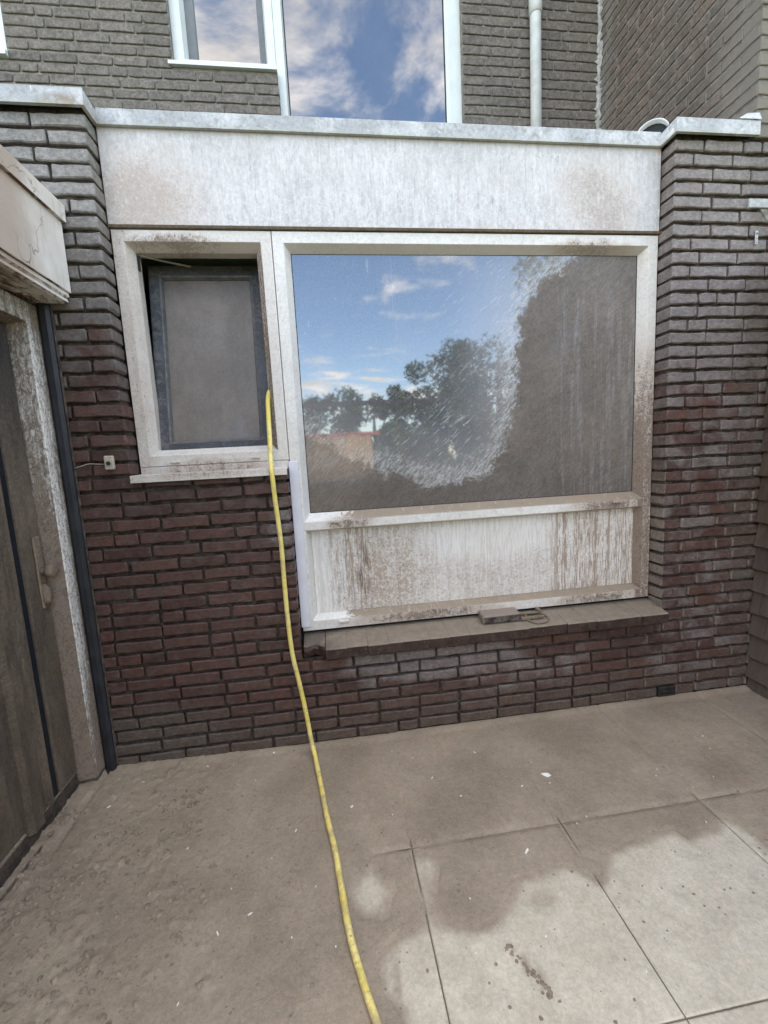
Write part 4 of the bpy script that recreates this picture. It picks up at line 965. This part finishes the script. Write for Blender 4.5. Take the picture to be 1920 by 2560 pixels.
for n in range(0, 21):
    z0 = 3.50 + n * CH; k3 = n % 2; Y0 = ('y', HY)
    f = lambda: 0.21 if k3 else 0.155
    if z0 < 4.13:
        items += [(a, L, z0, Y0) for a, L in fill(-1.3, 0.905, ru, 'r', f())]
    else:
        items += [(a, L, z0, Y0) for a, L in fill(-0.810, 0.205, ru, 'r', f())]
    items += [(a, L, z0, Y0) for a, L in fill(2.252, 3.318, ru, 'l', f())]
place_bricks(hw, items, 'brick_grey', 300, tight=True)
hw1 = link(bpy.data.objects.new('window', None), house)
FY = HY + 0.055
obj('frame', MB().rings(0.898, 2.252, 2.99, 5.72, [(0, 0, 0, 0, HY + .2), (0, 0, 0, 0, FY), (0.058, 0.088, 0.07, 0.07, FY), (0.060, 0.090, 0.072, 0.072, FY + 0.004), (0.070, 0.112, 0.09, 0.09, FY + 0.03), (0.070, 0.112, 0.09, 0.09, HY + .2)]), M['pvc_mint'], hw1)
obj('gasket', MB().rings(0.966, 2.142, 3.07, 5.64, [(0, 0, 0, 0, FY + 0.029), (0.010,) * 4 + (FY + 0.029,), (0.010,) * 4 + (FY + 0.034,)]), M['dark_gasket'], hw1)
obj('pane', MB().box(0.96, 2.15, FY + 0.033, FY + 0.06, 3.06, 5.65), M['glass_clean'], hw1)
hw2 = link(bpy.data.objects.new('window', None), house)
obj('frame', MB().rings(0.210, 0.8965, 4.205, 5.72, [(0, 0, 0, 0, HY + .2), (0, 0, 0, 0, HY + 0.05), (0.068, 0.052, 0.05, 0.06, HY + 0.05), (0.070, 0.054, 0.052, 0.062, HY + 0.054), (0.088, 0.066, 0.064, 0.08, HY + 0.10), (0.088, 0.066, 0.064, 0.08, HY + .2)]), M['pvc_mint'], hw2)
obj('sash', MB().rings(0.292, 0.836, 4.262, 5.66, [(0, 0, 0, 0, HY + 0.105), (0.066, 0.046, 0.03, 0.06, HY + 0.105), (0.074, 0.05, 0.034, 0.064, HY + 0.118)]), M['sash_upper'], hw2)
obj('pane', MB().box(0.29, 0.84, HY + 0.116, HY + 0.14, 4.27, 5.66), M['glass_clean'], hw2)
obj('drip_sill', MB().prism_x(0.185, 0.904, [(HY + 0.12, 4.204), (HY + 0.05, 4.204), (HY - 0.02, 4.192), (HY - 0.02, 4.170), (HY - 0.012, 4.170), (HY + 0.12, 4.185)]), M['pvc_mint'], hw2)
hw3 = link(bpy.data.objects.new('window', None), house)
obj('frame', MB().rings(-1.88, -0.818, 4.205, 5.58, [(0, 0, 0, 0, HY + .2), (0, 0, 0, 0, HY + 0.02), (0.068,) * 4 + (HY + 0.02,), (0.085,) * 4 + (HY + 0.06,), (0.085,) * 4 + (HY + .2,)]), M['pvc_mint'], hw3)
obj('pane', MB().box(-1.80, -0.90, HY + 0.07, HY + 0.09, 4.28, 5.5), M['glass_clean'], hw3)
obj('drip_sill', MB().prism_x(-1.92, -0.806, [(HY + 0.12, 4.204), (HY + 0.02, 4.204), (HY - 0.03, 4.192), (HY - 0.03, 4.165), (HY + 0.12, 4.17)]), M['pvc_mint'], hw3)
pipe = obj('drainpipe', MB().tube([(2.785, HY - 0.055, 2.98), (2.785, HY - 0.055, 6.5)], 0.040, 20), M['drainpipe_grey'], house, True)
obj('socket', MB().tube([(2.785, HY - 0.055, 4.59), (2.785, HY - 0.055, 4.592), (2.785, HY - 0.055, 4.70), (2.785, HY - 0.055, 4.72)], [0.041, 0.0475, 0.0475, 0.041], 20), M['drainpipe_grey'], pipe, True)

# ------------------------------------------------------------------ neighbour's side wall on the right
nb = thing('neighbouring_house', (4.2, 0.7, FZ), 'taller brick side wall of the next house at the upper right corner', 'house')
NX = 3.325
nw = obj('wall', MB().box(NX + 0.006, 6.5, 0.223, 7.0, 2.9, 6.9).box(NX + 0.006, 6.5, 0.006, 0.221, 2.99, 6.9), M['mortar_pale'], nb)
items = []; rn = random.Random(31)
for n in range(0, 30):
    z0 = 2.975 + n * CH; f = (0.21, 0.10)[n % 2]
    items += [(a, L, z0, ('x', NX)) for a, L in fill(0.006 if n % 2 else 0.102, 1.295, rn, 'l', 0.21 if n % 2 else f)]
    items += [(a, L, z0, ('y', -0.001)) for a, L in fill(NX + 0.002, 3.70, rn, 'l', f)]
place_bricks(nw, items, 'brick_side', 300, tight=True)
# ragged cement fillet in the inner corner
mb = MB(); V = []; zz = np.arange(2.98, 5.0, 0.017)
for z in zz:
    a_, b_ = rn.uniform(0.010, 0.024) * (2.2 if rn.random() < 0.12 else 1), rn.uniform(0.01, 0.05)
    V += [(NX - a_, HY - 0.002, z), (NX - 0.008, HY - 0.010, z), (NX - 0.002, HY - b_, z)]
F = []
for i in range(len(zz) - 1): F += [(3 * i, 3 * i + 1, 3 * i + 4, 3 * i + 3), (3 * i + 1, 3 * i + 2, 3 * i + 5, 3 * i + 4)]
mb.add(V, F); obj('cement_fillet', mb, M['cement_smear'], nb)

# roof bits
vp = thing('vent_pipe', (2.98, 0.30, 2.985), 'open grey vent pipe poking up behind the right roof trim', 'pipe')
ax = Vector((-0.66, -0.72, 0.10)).normalized(); c0 = Vector((2.935, 0.24, 3.128))
mb = MB(); u = ax.orthogonal().normalized(); v_ = ax.cross(u); seg = 28
V = []
for (d, r_) in ((-0.16, 0.086), (0.0, 0.086), (0.0, 0.079), (-0.16, 0.079)):
    for a in range(seg):
        t = 2 * math.pi * a / seg; V.append(tuple(c0 + ax * d + (u * math.cos(t) + v_ * math.sin(t)) * r_))
F = [(k_ * seg + a, k_ * seg + (a + 1) % seg, (k_ + 1) * seg + (a + 1) % seg, (k_ + 1) * seg + a) for k_ in range(3) for a in range(seg)]
mb.add(V, F); obj('tube', mb, M['drainpipe_grey'], vp, True)
obj('inside', MB().tube([c0 - ax * 0.155, c0 - ax * 0.03], 0.0785, 24), M['pipe_shade'], vp)  # near-black plug paints the shade in the pipe mouth
tag(obj('roof_block', MB().prism_y(0.36, 0.48, [(3.06, 2.986), (3.19, 2.986), (3.20, 3.15), (3.185, 3.17), (3.07, 3.17), (3.05, 3.15)]), M['roof_felt']), 'dark rounded block standing on the roof behind the right trim', 'block')

# ------------------------------------------------------------------ outbuilding with the door on the left
ob = thing('outbuilding', (-0.5, -0.9, FZ), 'muddy white outbuilding with fascia and mud-caked door on the left', 'outbuilding')
YE = -2.6
obj('wall', MB().box(-1.6, -0.205, YE, -1.05, -0.1, 2.2).box(-1.6, -0.26, -1.05, -0.002, -0.1, 2.2), M['interior_wall'], ob)
obj('roof', MB().box(-1.6, 0.0, YE, -0.004, 2.45, 2.56), M['roof_felt'], ob)
obj('roof_trim', MB().prism_y(YE, -0.006, [(0.034, 2.527), (0.036, 2.594), (-0.10, 2.588), (-0.10, 2.58), (0.018, 2.58), (0.018, 2.527)]), M['outbuilding_board'], ob)
obj('fascia', MB().box(-0.012, 0.018, YE, -0.010, 2.241, 2.575, 0.002), M['outbuilding_board'], ob)
obj('moulding', MB().prism_y(YE, -0.016, [(0.008, 2.240), (0.010, 2.224), (0.002, 2.214), (0.004, 2.202), (-0.010, 2.196), (-0.03, 2.197), (-0.03, 2.240)]), M['outbuilding_board'], ob)
obj('soffit', MB().box(-0.30, -0.012, YE, -0.02, 2.198, 2.215), M['outbuilding_board'], ob)
obj('corner_profile', MB().prism_z(FZ, 2.196, [(-0.1245, 0.0), (-0.1245, -0.020), (-0.108, -0.032), (-0.088, -0.030), (-0.076, -0.018), (-0.076, 0.0)]), M['black_profile'], ob)
obj('sealant', MB().prism_z(0.0, 2.19, [(-0.076, 0.0), (-0.076, -0.008), (-0.071, -0.003), (-0.0705, 0.0)]), M['mortar_dark'], ob)
# door frame: post and head share one profile
fr = MB()
pv = [(-0.26, -0.004), (-0.1275, -0.004), (-0.1255, -0.006), (-0.1255, -0.092), (-0.1285, -0.096), (-0.194, -0.107), (-0.26, -0.107)]
fr.prism_z(0.035, 2.185, pv)
fr.prism_y(YE, -0.004, [(-0.26, 2.186), (-0.127, 2.186), (-0.125, 2.184), (-0.125, 2.107), (-0.128, 2.103), (-0.194, 2.092), (-0.26, 2.092)])
obj('door_frame', fr, M['door_frame_muddy'], ob)
obj('post_foot', MB().prism_z(FZ - 0.03, 0.034, [(-0.26, -0.004), (-0.129, -0.004), (-0.129, -0.088), (-0.205, -0.10), (-0.26, -0.10)]), M['door_muddy'], ob)
th = MB().prism_y(YE, -0.109, [(-0.30, 0.090), (-0.206, 0.086), (-0.202, 0.081), (-0.196, -0.03), (-0.30, -0.03)])
obj('threshold', th, M['threshold_dark'], ob)
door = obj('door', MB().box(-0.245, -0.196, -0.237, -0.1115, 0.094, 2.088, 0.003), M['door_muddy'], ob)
obj('gasket', MB().box(-0.24, -0.207, -0.272, -0.2375, 0.074, 2.085), M['dark_gasket'], door)
obj('panel', MB().prism_z(0.078, 2.084, [(-0.24, -0.2725), (-0.203, -0.2725), (-0.200, -0.278), (-0.204, -0.312), (-0.207, -0.318), (-0.204, -0.322), (-0.2, -0.366), (-0.24, -0.366)]), M['door_muddy'], door)
obj('mullion', MB().prism_z(0.070, 2.086, [(-0.24, -0.366), (-0.196, -0.366), (-0.178, -0.377), (-0.178, -0.430), (-0.196, -0.446), (-0.24, -0.446)]), M['door_muddy'], door)
obj('lower_panel', MB().box(-0.24, -0.212, -0.98, -0.447, 0.074, 2.086), M['door_muddy'], door)
pl = obj('lock_plate', MB().box(-0.196, -0.1865, -0.172, -0.128, 0.90, 1.215, 0.004), M['brown_metal'], door)
kc = Vector((-0.186, -0.150, 1.062)); 
mb = MB().tube([kc, kc + Vector((0.006, 0, 0)), kc + Vector((0.018, 0, 0)), kc + Vector((0.026, 0, 0)), kc + Vector((0.040, -0.002, 0)), kc + Vector((0.048, -0.003, 0)), kc + Vector((0.051, -0.003, 0))], [0.015, 0.013, 0.013, 0.027, 0.030, 0.0285, 0.023], 22)
obj('knob', mb, M['brown_metal'], door, True)
mb = MB(); 
for i_, (dy, dz, r_) in enumerate(((0, 0.965, 0.019), (0.003, 0.945, 0.02), (-0.002, 0.985, 0.016))): clod(mb, (0, 0, 0), 0, rc)
mb = MB().tube([(-0.189, -0.150, 1.005), (-0.183, -0.150, 0.985), (-0.182, -0.150, 0.935), (-0.187, -0.150, 0.915)], [0.010, 0.018, 0.019, 0.012], 10)
obj('keyhole_cover', mb, M['brown_metal'], door, True)
tag(obj('wooden_batten', MB().add([(-0.175, -0.82, FZ + 0.022), (-0.166, -0.82, FZ + 0.022), (-0.154, -0.30, FZ + 0.020), (-0.163, -0.30, FZ + 0.020), (-0.175, -0.82, FZ + 0.042), (-0.166, -0.82, FZ + 0.042), (-0.154, -0.30, FZ + 0.036), (-0.163, -0.30, FZ + 0.036)],
     [(0, 3, 2, 1), (4, 5, 6, 7), (0, 1, 5, 4), (1, 2, 6, 5), (2, 3, 7, 6), (3, 0, 4, 7)]), M['door_muddy']), 'thin muddy wooden batten lying along the door threshold', 'batten')

# ------------------------------------------------------------------ shingled timber wall on the right
sw = thing('shingle_wall', (3.6, -0.6, FZ), 'brown timber shingle wall at the right edge beside the brick wall', 'wall')
sb = obj('backing', MB().box(3.492, 3.56, -2.3, -0.004, -0.1, 2.30), M['beam_wood'], sw)
rsn = random.Random(14); far = MB()
RH = 0.1325
for r_ in range(-1, 17):
    zb = 0.062 + r_ * RH; y = -0.004 + (0.0 if r_ % 2 else 0.0)
    first = True
    while y > -2.25:
        wd = rsn.uniform(0.075, 0.15) if not first else rsn.uniform(0.05, 0.13); first = False
        lean = 0.010 * (zb / 1.45)
        zz_ = zb + rsn.uniform(-0.004, 0.004); tk = rsn.uniform(0.013, 0.020); xo = 3.447 + lean + rsn.uniform(-0.002, 0.002)
        prof = [(xo - 0.004, zz_), (xo + tk, zz_), (xo + 0.044, zz_ + 0.20), (xo + 0.034, zz_ + 0.20)]
        if y > -0.34: obj('shingle', MB().prism_y(y - wd + 0.0015, y - 0.0015, prof), M['shingle_wood'], sw)
        else: far.prism_y(y - wd + 0.0015, y - 0.0015, prof)
        y -= wd
tag(obj('shingle_cladding', far, M['shingle_wood'], sw), kind='stuff')
# roof edge end let into the brick wall, strap
fl = thing('metal_flashing', (3.40, -0.01, 2.66), 'pale grey metal flashing end let into the brick at the right edge', 'flashing')
obj('sheet', MB().box(3.298, 3.62, -0.012, 0.02, 2.640, 2.684, 0.003), M['galvanised'], fl)
mb = MB(); mb.add([(3.37, -0.006, 2.636), (3.55, -0.006, 2.636), (3.55, -0.004, 2.575), (3.41, -0.004, 2.585), (3.37, 0.02, 2.636), (3.55, 0.02, 2.636), (3.55, 0.02, 2.575), (3.41, 0.02, 2.585)], [(0, 1, 2, 3), (0, 3, 7, 4), (3, 2, 6, 7), (0, 4, 5, 1)])
obj('cement', mb, M['mortar_pale'], fl)
st = thing('metal_strap', (3.355, -0.006, 2.467), 'small perforated steel strap screwed to the right brick wall', 'strap')
obj('plate', MB().box(3.3465, 3.3625, -0.0085, -0.004, 2.466, 2.531, 0.001), M['galvanised'], st)
for z, r_ in ((2.517, 0.0045), (2.495, 0.003), (2.474, 0.003)): obj('screw' if z > 2.51 else 'hole', MB().tube([(3.3545, -0.0080, z), (3.3545, -0.0105 if z > 2.51 else -0.0087, z)], r_, 10), M['bell_button'], st)

# ------------------------------------------------------------------ doorbell
db = thing('doorbell', (0.080, 0.0, 1.478), 'small beige doorbell with dark round button on the left brick pier', 'doorbell')
obj('case', MB().box(0.060, 0.101, -0.024, -0.004, 1.4785, 1.5425, 0.005), M['bell_plastic'], db)
obj('button', MB().tube([(0.080, -0.0235, 1.508), (0.080, -0.027, 1.508), (0.080, -0.0275, 1.508)], [0.0095, 0.0092, 0.006], 16), M['bell_button'], db)
obj('cable', MB().tube(crom([(0.062, -0.008, 1.505), (0.03, -0.009, 1.507), (-0.01, -0.007, 1.510), (-0.04, -0.009, 1.503), (-0.075, -0.006, 1.494)], 5), 0.0019, 6), M['bell_plastic'], db, True)

# ------------------------------------------------------------------ garden hose
hp = [(0.868, 0.186, 1.74), (0.838, 0.181, 1.815), (0.806, 0.158, 1.835), (0.791, 0.128, 1.79), (0.789, 0.092, 1.68), (0.791, 0.048, 1.56), (0.793, 0.006, 1.485), (0.796, -0.028, 1.44), (0.799, -0.034, 1.40), (0.802, -0.033, 1.30), (0.806, -0.031, 1.18), (0.810, -0.030, 1.05),
      (0.812, -0.030, 0.88), (0.816, -0.034, 0.70), (0.826, -0.036, 0.52), (0.845, -0.040, 0.36), (0.866, -0.050, 0.20), (0.883, -0.072, 0.075), (0.898, -0.120, 0.010), (0.918, -0.22, -0.0035), (0.934, -0.34, -0.0045), (0.962, -0.50, -0.0035), (0.985, -0.64, -0.0055),
      (1.004, -0.78, -0.005), (1.030, -0.95, -0.007), (1.066, -1.10, -0.008), (1.098, -1.21, -0.008), (1.16, -1.42, -0.008), (1.30, -1.75, -0.008), (1.62, -2.1, -0.008), (2.1, -2.4, -0.008)]
rh = random.Random(6); hp = [(a + rh.uniform(-.004, .004), b, c) if c < 0.3 or 0.5 < c < 1.3 else (a, b, c) for a, b, c in hp]
tag(obj('garden_hose', MB().tube(crom(hp, 7), 0.0115, 14), M['hose_yellow'], None, True), 'long yellow garden hose hanging from the small window and running over the patio', 'hose')

# ------------------------------------------------------------------ brick and metal fork on the sill
bx = MB(); r_ = random.Random(4)
bx.box(1.838, 2.052, 0.012, 0.104, 0.548, 0.594, 0.006)
bx.v = [(x + r_.uniform(-.002, .002), y + r_.uniform(-.002, .002), z + r_.uniform(-.0015, .0015) - (0.104 - y) * 0.06) for x, y, z in bx.v]
mt, k = newmat('dusty_brick'); up = k.mr(k.nrm()[2], 0.3, 0.7)
cc = k.mix(k.mr(k.noise(24, 6, 0.7, 0.6), 0.4, 0.62), (0.045, 0.030, 0.027), (0.155, 0.135, 0.125)); cc = k.mix(k.mr(k.noise(40, 4), 0.62, 0.7, 0, 0.5), cc, (0.10, 0.10, 0.03))
lft = k.mr(k.nrm()[0], -0.3, -0.7); cc = k.mix(k.mx(up, lft), cc, (0.255, 0.207, 0.170))
k.out(k.bsdf(cc, 0.85, k.bump(k.noise(80, 6, 0.7), 0.8, 0.004), 0.15)); M['dusty_brick'] = mt
tag(obj('loose_brick', bx, M['dusty_brick']), 'single loose brick caked with mud lying on the window sill', 'brick')
fk = thing('metal_fork', (2.14, 0.03, 0.548), 'mud-coated two-armed metal fork with a ring lying beside the sill brick', 'tool')
obj('arm', MB().box(2.054, 2.178, 0.056, 0.074, 0.556, 0.568, 0.002), M['brown_metal'], fk)
obj('arm', MB().prism_z(0.546, 0.557, [(2.054, 0.008), (2.19, 0.016), (2.19, 0.030), (2.054, 0.024)]), M['brown_metal'], fk)
obj('hook', MB().box(2.168, 2.186, 0.050, 0.090, 0.560, 0.584, 0.003), M['brown_metal'], fk)
obj('ring', MB().tube([(2.150 + 0.062 * math.cos(t), 0.026 + 0.052 * math.sin(t), 0.5455 + 0.009 * math.sin(t)) for t in np.linspace(0, 2 * math.pi, 32, endpoint=False)], 0.0058, 8, closed=True), M['brown_metal'], fk, True)

# ------------------------------------------------------------------ the garden behind the camera (seen mirrored in the glass)
fe = thing('timber_fence', (-1, -7.2, FZ), 'tan vertical board fence mirrored low in the left of the big window', 'fence')
rf = random.Random(2); x = -4.6
while x < 2.05:
    obj('board', MB().box(x, x + 0.135, -7.212, -7.19, -0.07, 1.93 + rf.uniform(-0.008, 0.008), 0.003), M['fence_wood'], fe); x += 0.142
for z in (0.35, 1.60): obj('rail', MB().box(-4.6, 2.05, -7.26, -7.2125, z, z + 0.07), M['fence_wood'], fe)
gs = thing('garden_shed', (1.0, -9.6, FZ), 'low shed with red roof mirrored behind the fence in the big window', 'shed')
obj('wall', MB().box(-0.6, 2.3, -10.8, -9.2, -0.07, 2.02), M['fence_wood'], gs)
obj('roof', MB().prism_x(-0.8, 2.5, [(-9.05, 2.03), (-9.05, 2.115), (-10.9, 2.16), (-10.95, 2.06)]), M['red_roof'], gs)
pg = thing('pergola', (2.3, -6.0, FZ), 'dark timber pergola beam on posts mirrored before the trees', 'pergola')
obj('beam', MB().box(-1.6, 4.35, -6.03, -5.96, 2.44, 2.53), M['beam_wood'], pg)
for x in (-1.5, 4.2): obj('post', MB().box(x, x + 0.09, -6.04, -5.95, -0.07, 2.438), M['beam_wood'], pg)
def tree(loc, h, rx, label, leaf, seed, name='tree', nleaf=4200, low=0.25, lsz=0.075, group='trees and shrubs behind the garden'):
    r = np.random.RandomState(seed); t = thing(name, loc, label, name.split('_')[-1], group)
    nleaf *= 2; h *= 0.92; x0, y0, z0 = loc
    mb = MB(); mb.tube([(x0, y0, z0 - 0.1), (x0 + .03, y0, z0 + h * .3), (x0 - .04, y0 + .05, z0 + h * .62), (x0, y0, z0 + h * .85)], [0.035 * h, 0.026 * h, 0.016 * h, 0.004 * h], 9)
    for i in range(6):
        a = r.uniform(0, 6.28); q0 = r.uniform(.25, .6); mb.tube([(x0, y0, z0 + h * q0), (x0 + rx * .4 * math.cos(a), y0 + rx * .4 * math.sin(a), z0 + h * (q0 + .16)), (x0 + rx * .75 * math.cos(a), y0 + rx * .75 * math.sin(a), z0 + h * (q0 + .25))], [0.013 * h, 0.008 * h, 0.003 * h], 6)
    obj('trunk', mb, M['bark'], t)
    nc = 34; ca = r.uniform(0, 6.28, nc); cz = r.uniform(low, 0.96, nc); prof = np.sqrt(np.clip(1 - ((cz - low - 0.30) / 0.68) ** 2, 0.05, 1)); cr = rx * prof * np.sqrt(r.uniform(0.1, 1, nc))
    C = np.c_[x0 + cr * np.cos(ca), y0 + cr * np.sin(ca), z0 + h * cz - 0.1]; R = rx * r.uniform(0.2, 0.36, nc)
    pick = r.randint(0, nc, nleaf); d = r.normal(size=(nleaf, 3)); d /= np.linalg.norm(d, axis=1)[:, None]
    P = C[pick] + d * (R[pick] * r.uniform(0.45, 1.08, nleaf))[:, None]
    a1 = r.normal(size=(nleaf, 3)); a1 /= np.linalg.norm(a1, axis=1)[:, None]; b1 = np.cross(a1, r.normal(size=(nleaf, 3))); b1 /= np.linalg.norm(b1, axis=1)[:, None]
    s1 = (lsz * r.uniform(0.6, 1.3, nleaf))[:, None]
    V = np.stack([P - a1 * s1, P + b1 * s1 * .5, P + a1 * s1, P - b1 * s1 * .5], 1).reshape(-1, 3)
    me = bpy.data.meshes.new('crown'); me.from_pydata(V.tolist(), [], np.arange(4 * nleaf).reshape(-1, 4).tolist()); me.materials.append(M[leaf])
    link(bpy.data.objects.new('crown', me), t)
tree((0.9, -12.6, FZ), 3.95, 1.5, 'low leafy shrub mirrored above the red shed roof at the left of the glass', 'leaf_dark', 1, 'leafy_shrub', 3800)
tree((2.75, -12.2, FZ), 4.05, 1.25, 'feathery shrub mirrored beside the round tree in the middle of the glass', 'leaf_mid', 2, 'feathery_shrub', 3000)
tree((4.9, -13.0, FZ), 5.0, 1.25, 'round dark tree mirrored in the middle of the big window', 'leaf_dark', 3, 'round_tree', 4600)
tree((7.3, -12.6, FZ), 6.3, 2.2, 'large dark tree mirrored to the right of the round tree', 'leaf_dark', 4, 'large_tree', 7000)
tree((8.6, -9.6, FZ), 7.2, 2.3, 'tallest tree mirrored behind the mud on the right of the glass', 'leaf_mid', 5, 'tall_tree', 6500)
tree((3.4, -9.6, FZ), 2.5, 1.2, 'rounded hedge bush mirrored right of the tan fence', 'leaf_mid', 6, 'hedge_bush', 3600, low=0.05)
tree((5.4, -9.4, FZ), 2.9, 1.5, 'broad dark hedge bush mirrored below the round tree', 'leaf_dark', 7, 'hedge_bush', 4200, low=0.05)
tree((-3.4, -13.0, FZ), 5.5, 2.0, 'tree standing behind the left end of the tan fence', 'leaf_dark', 8, 'garden_tree', 4200)
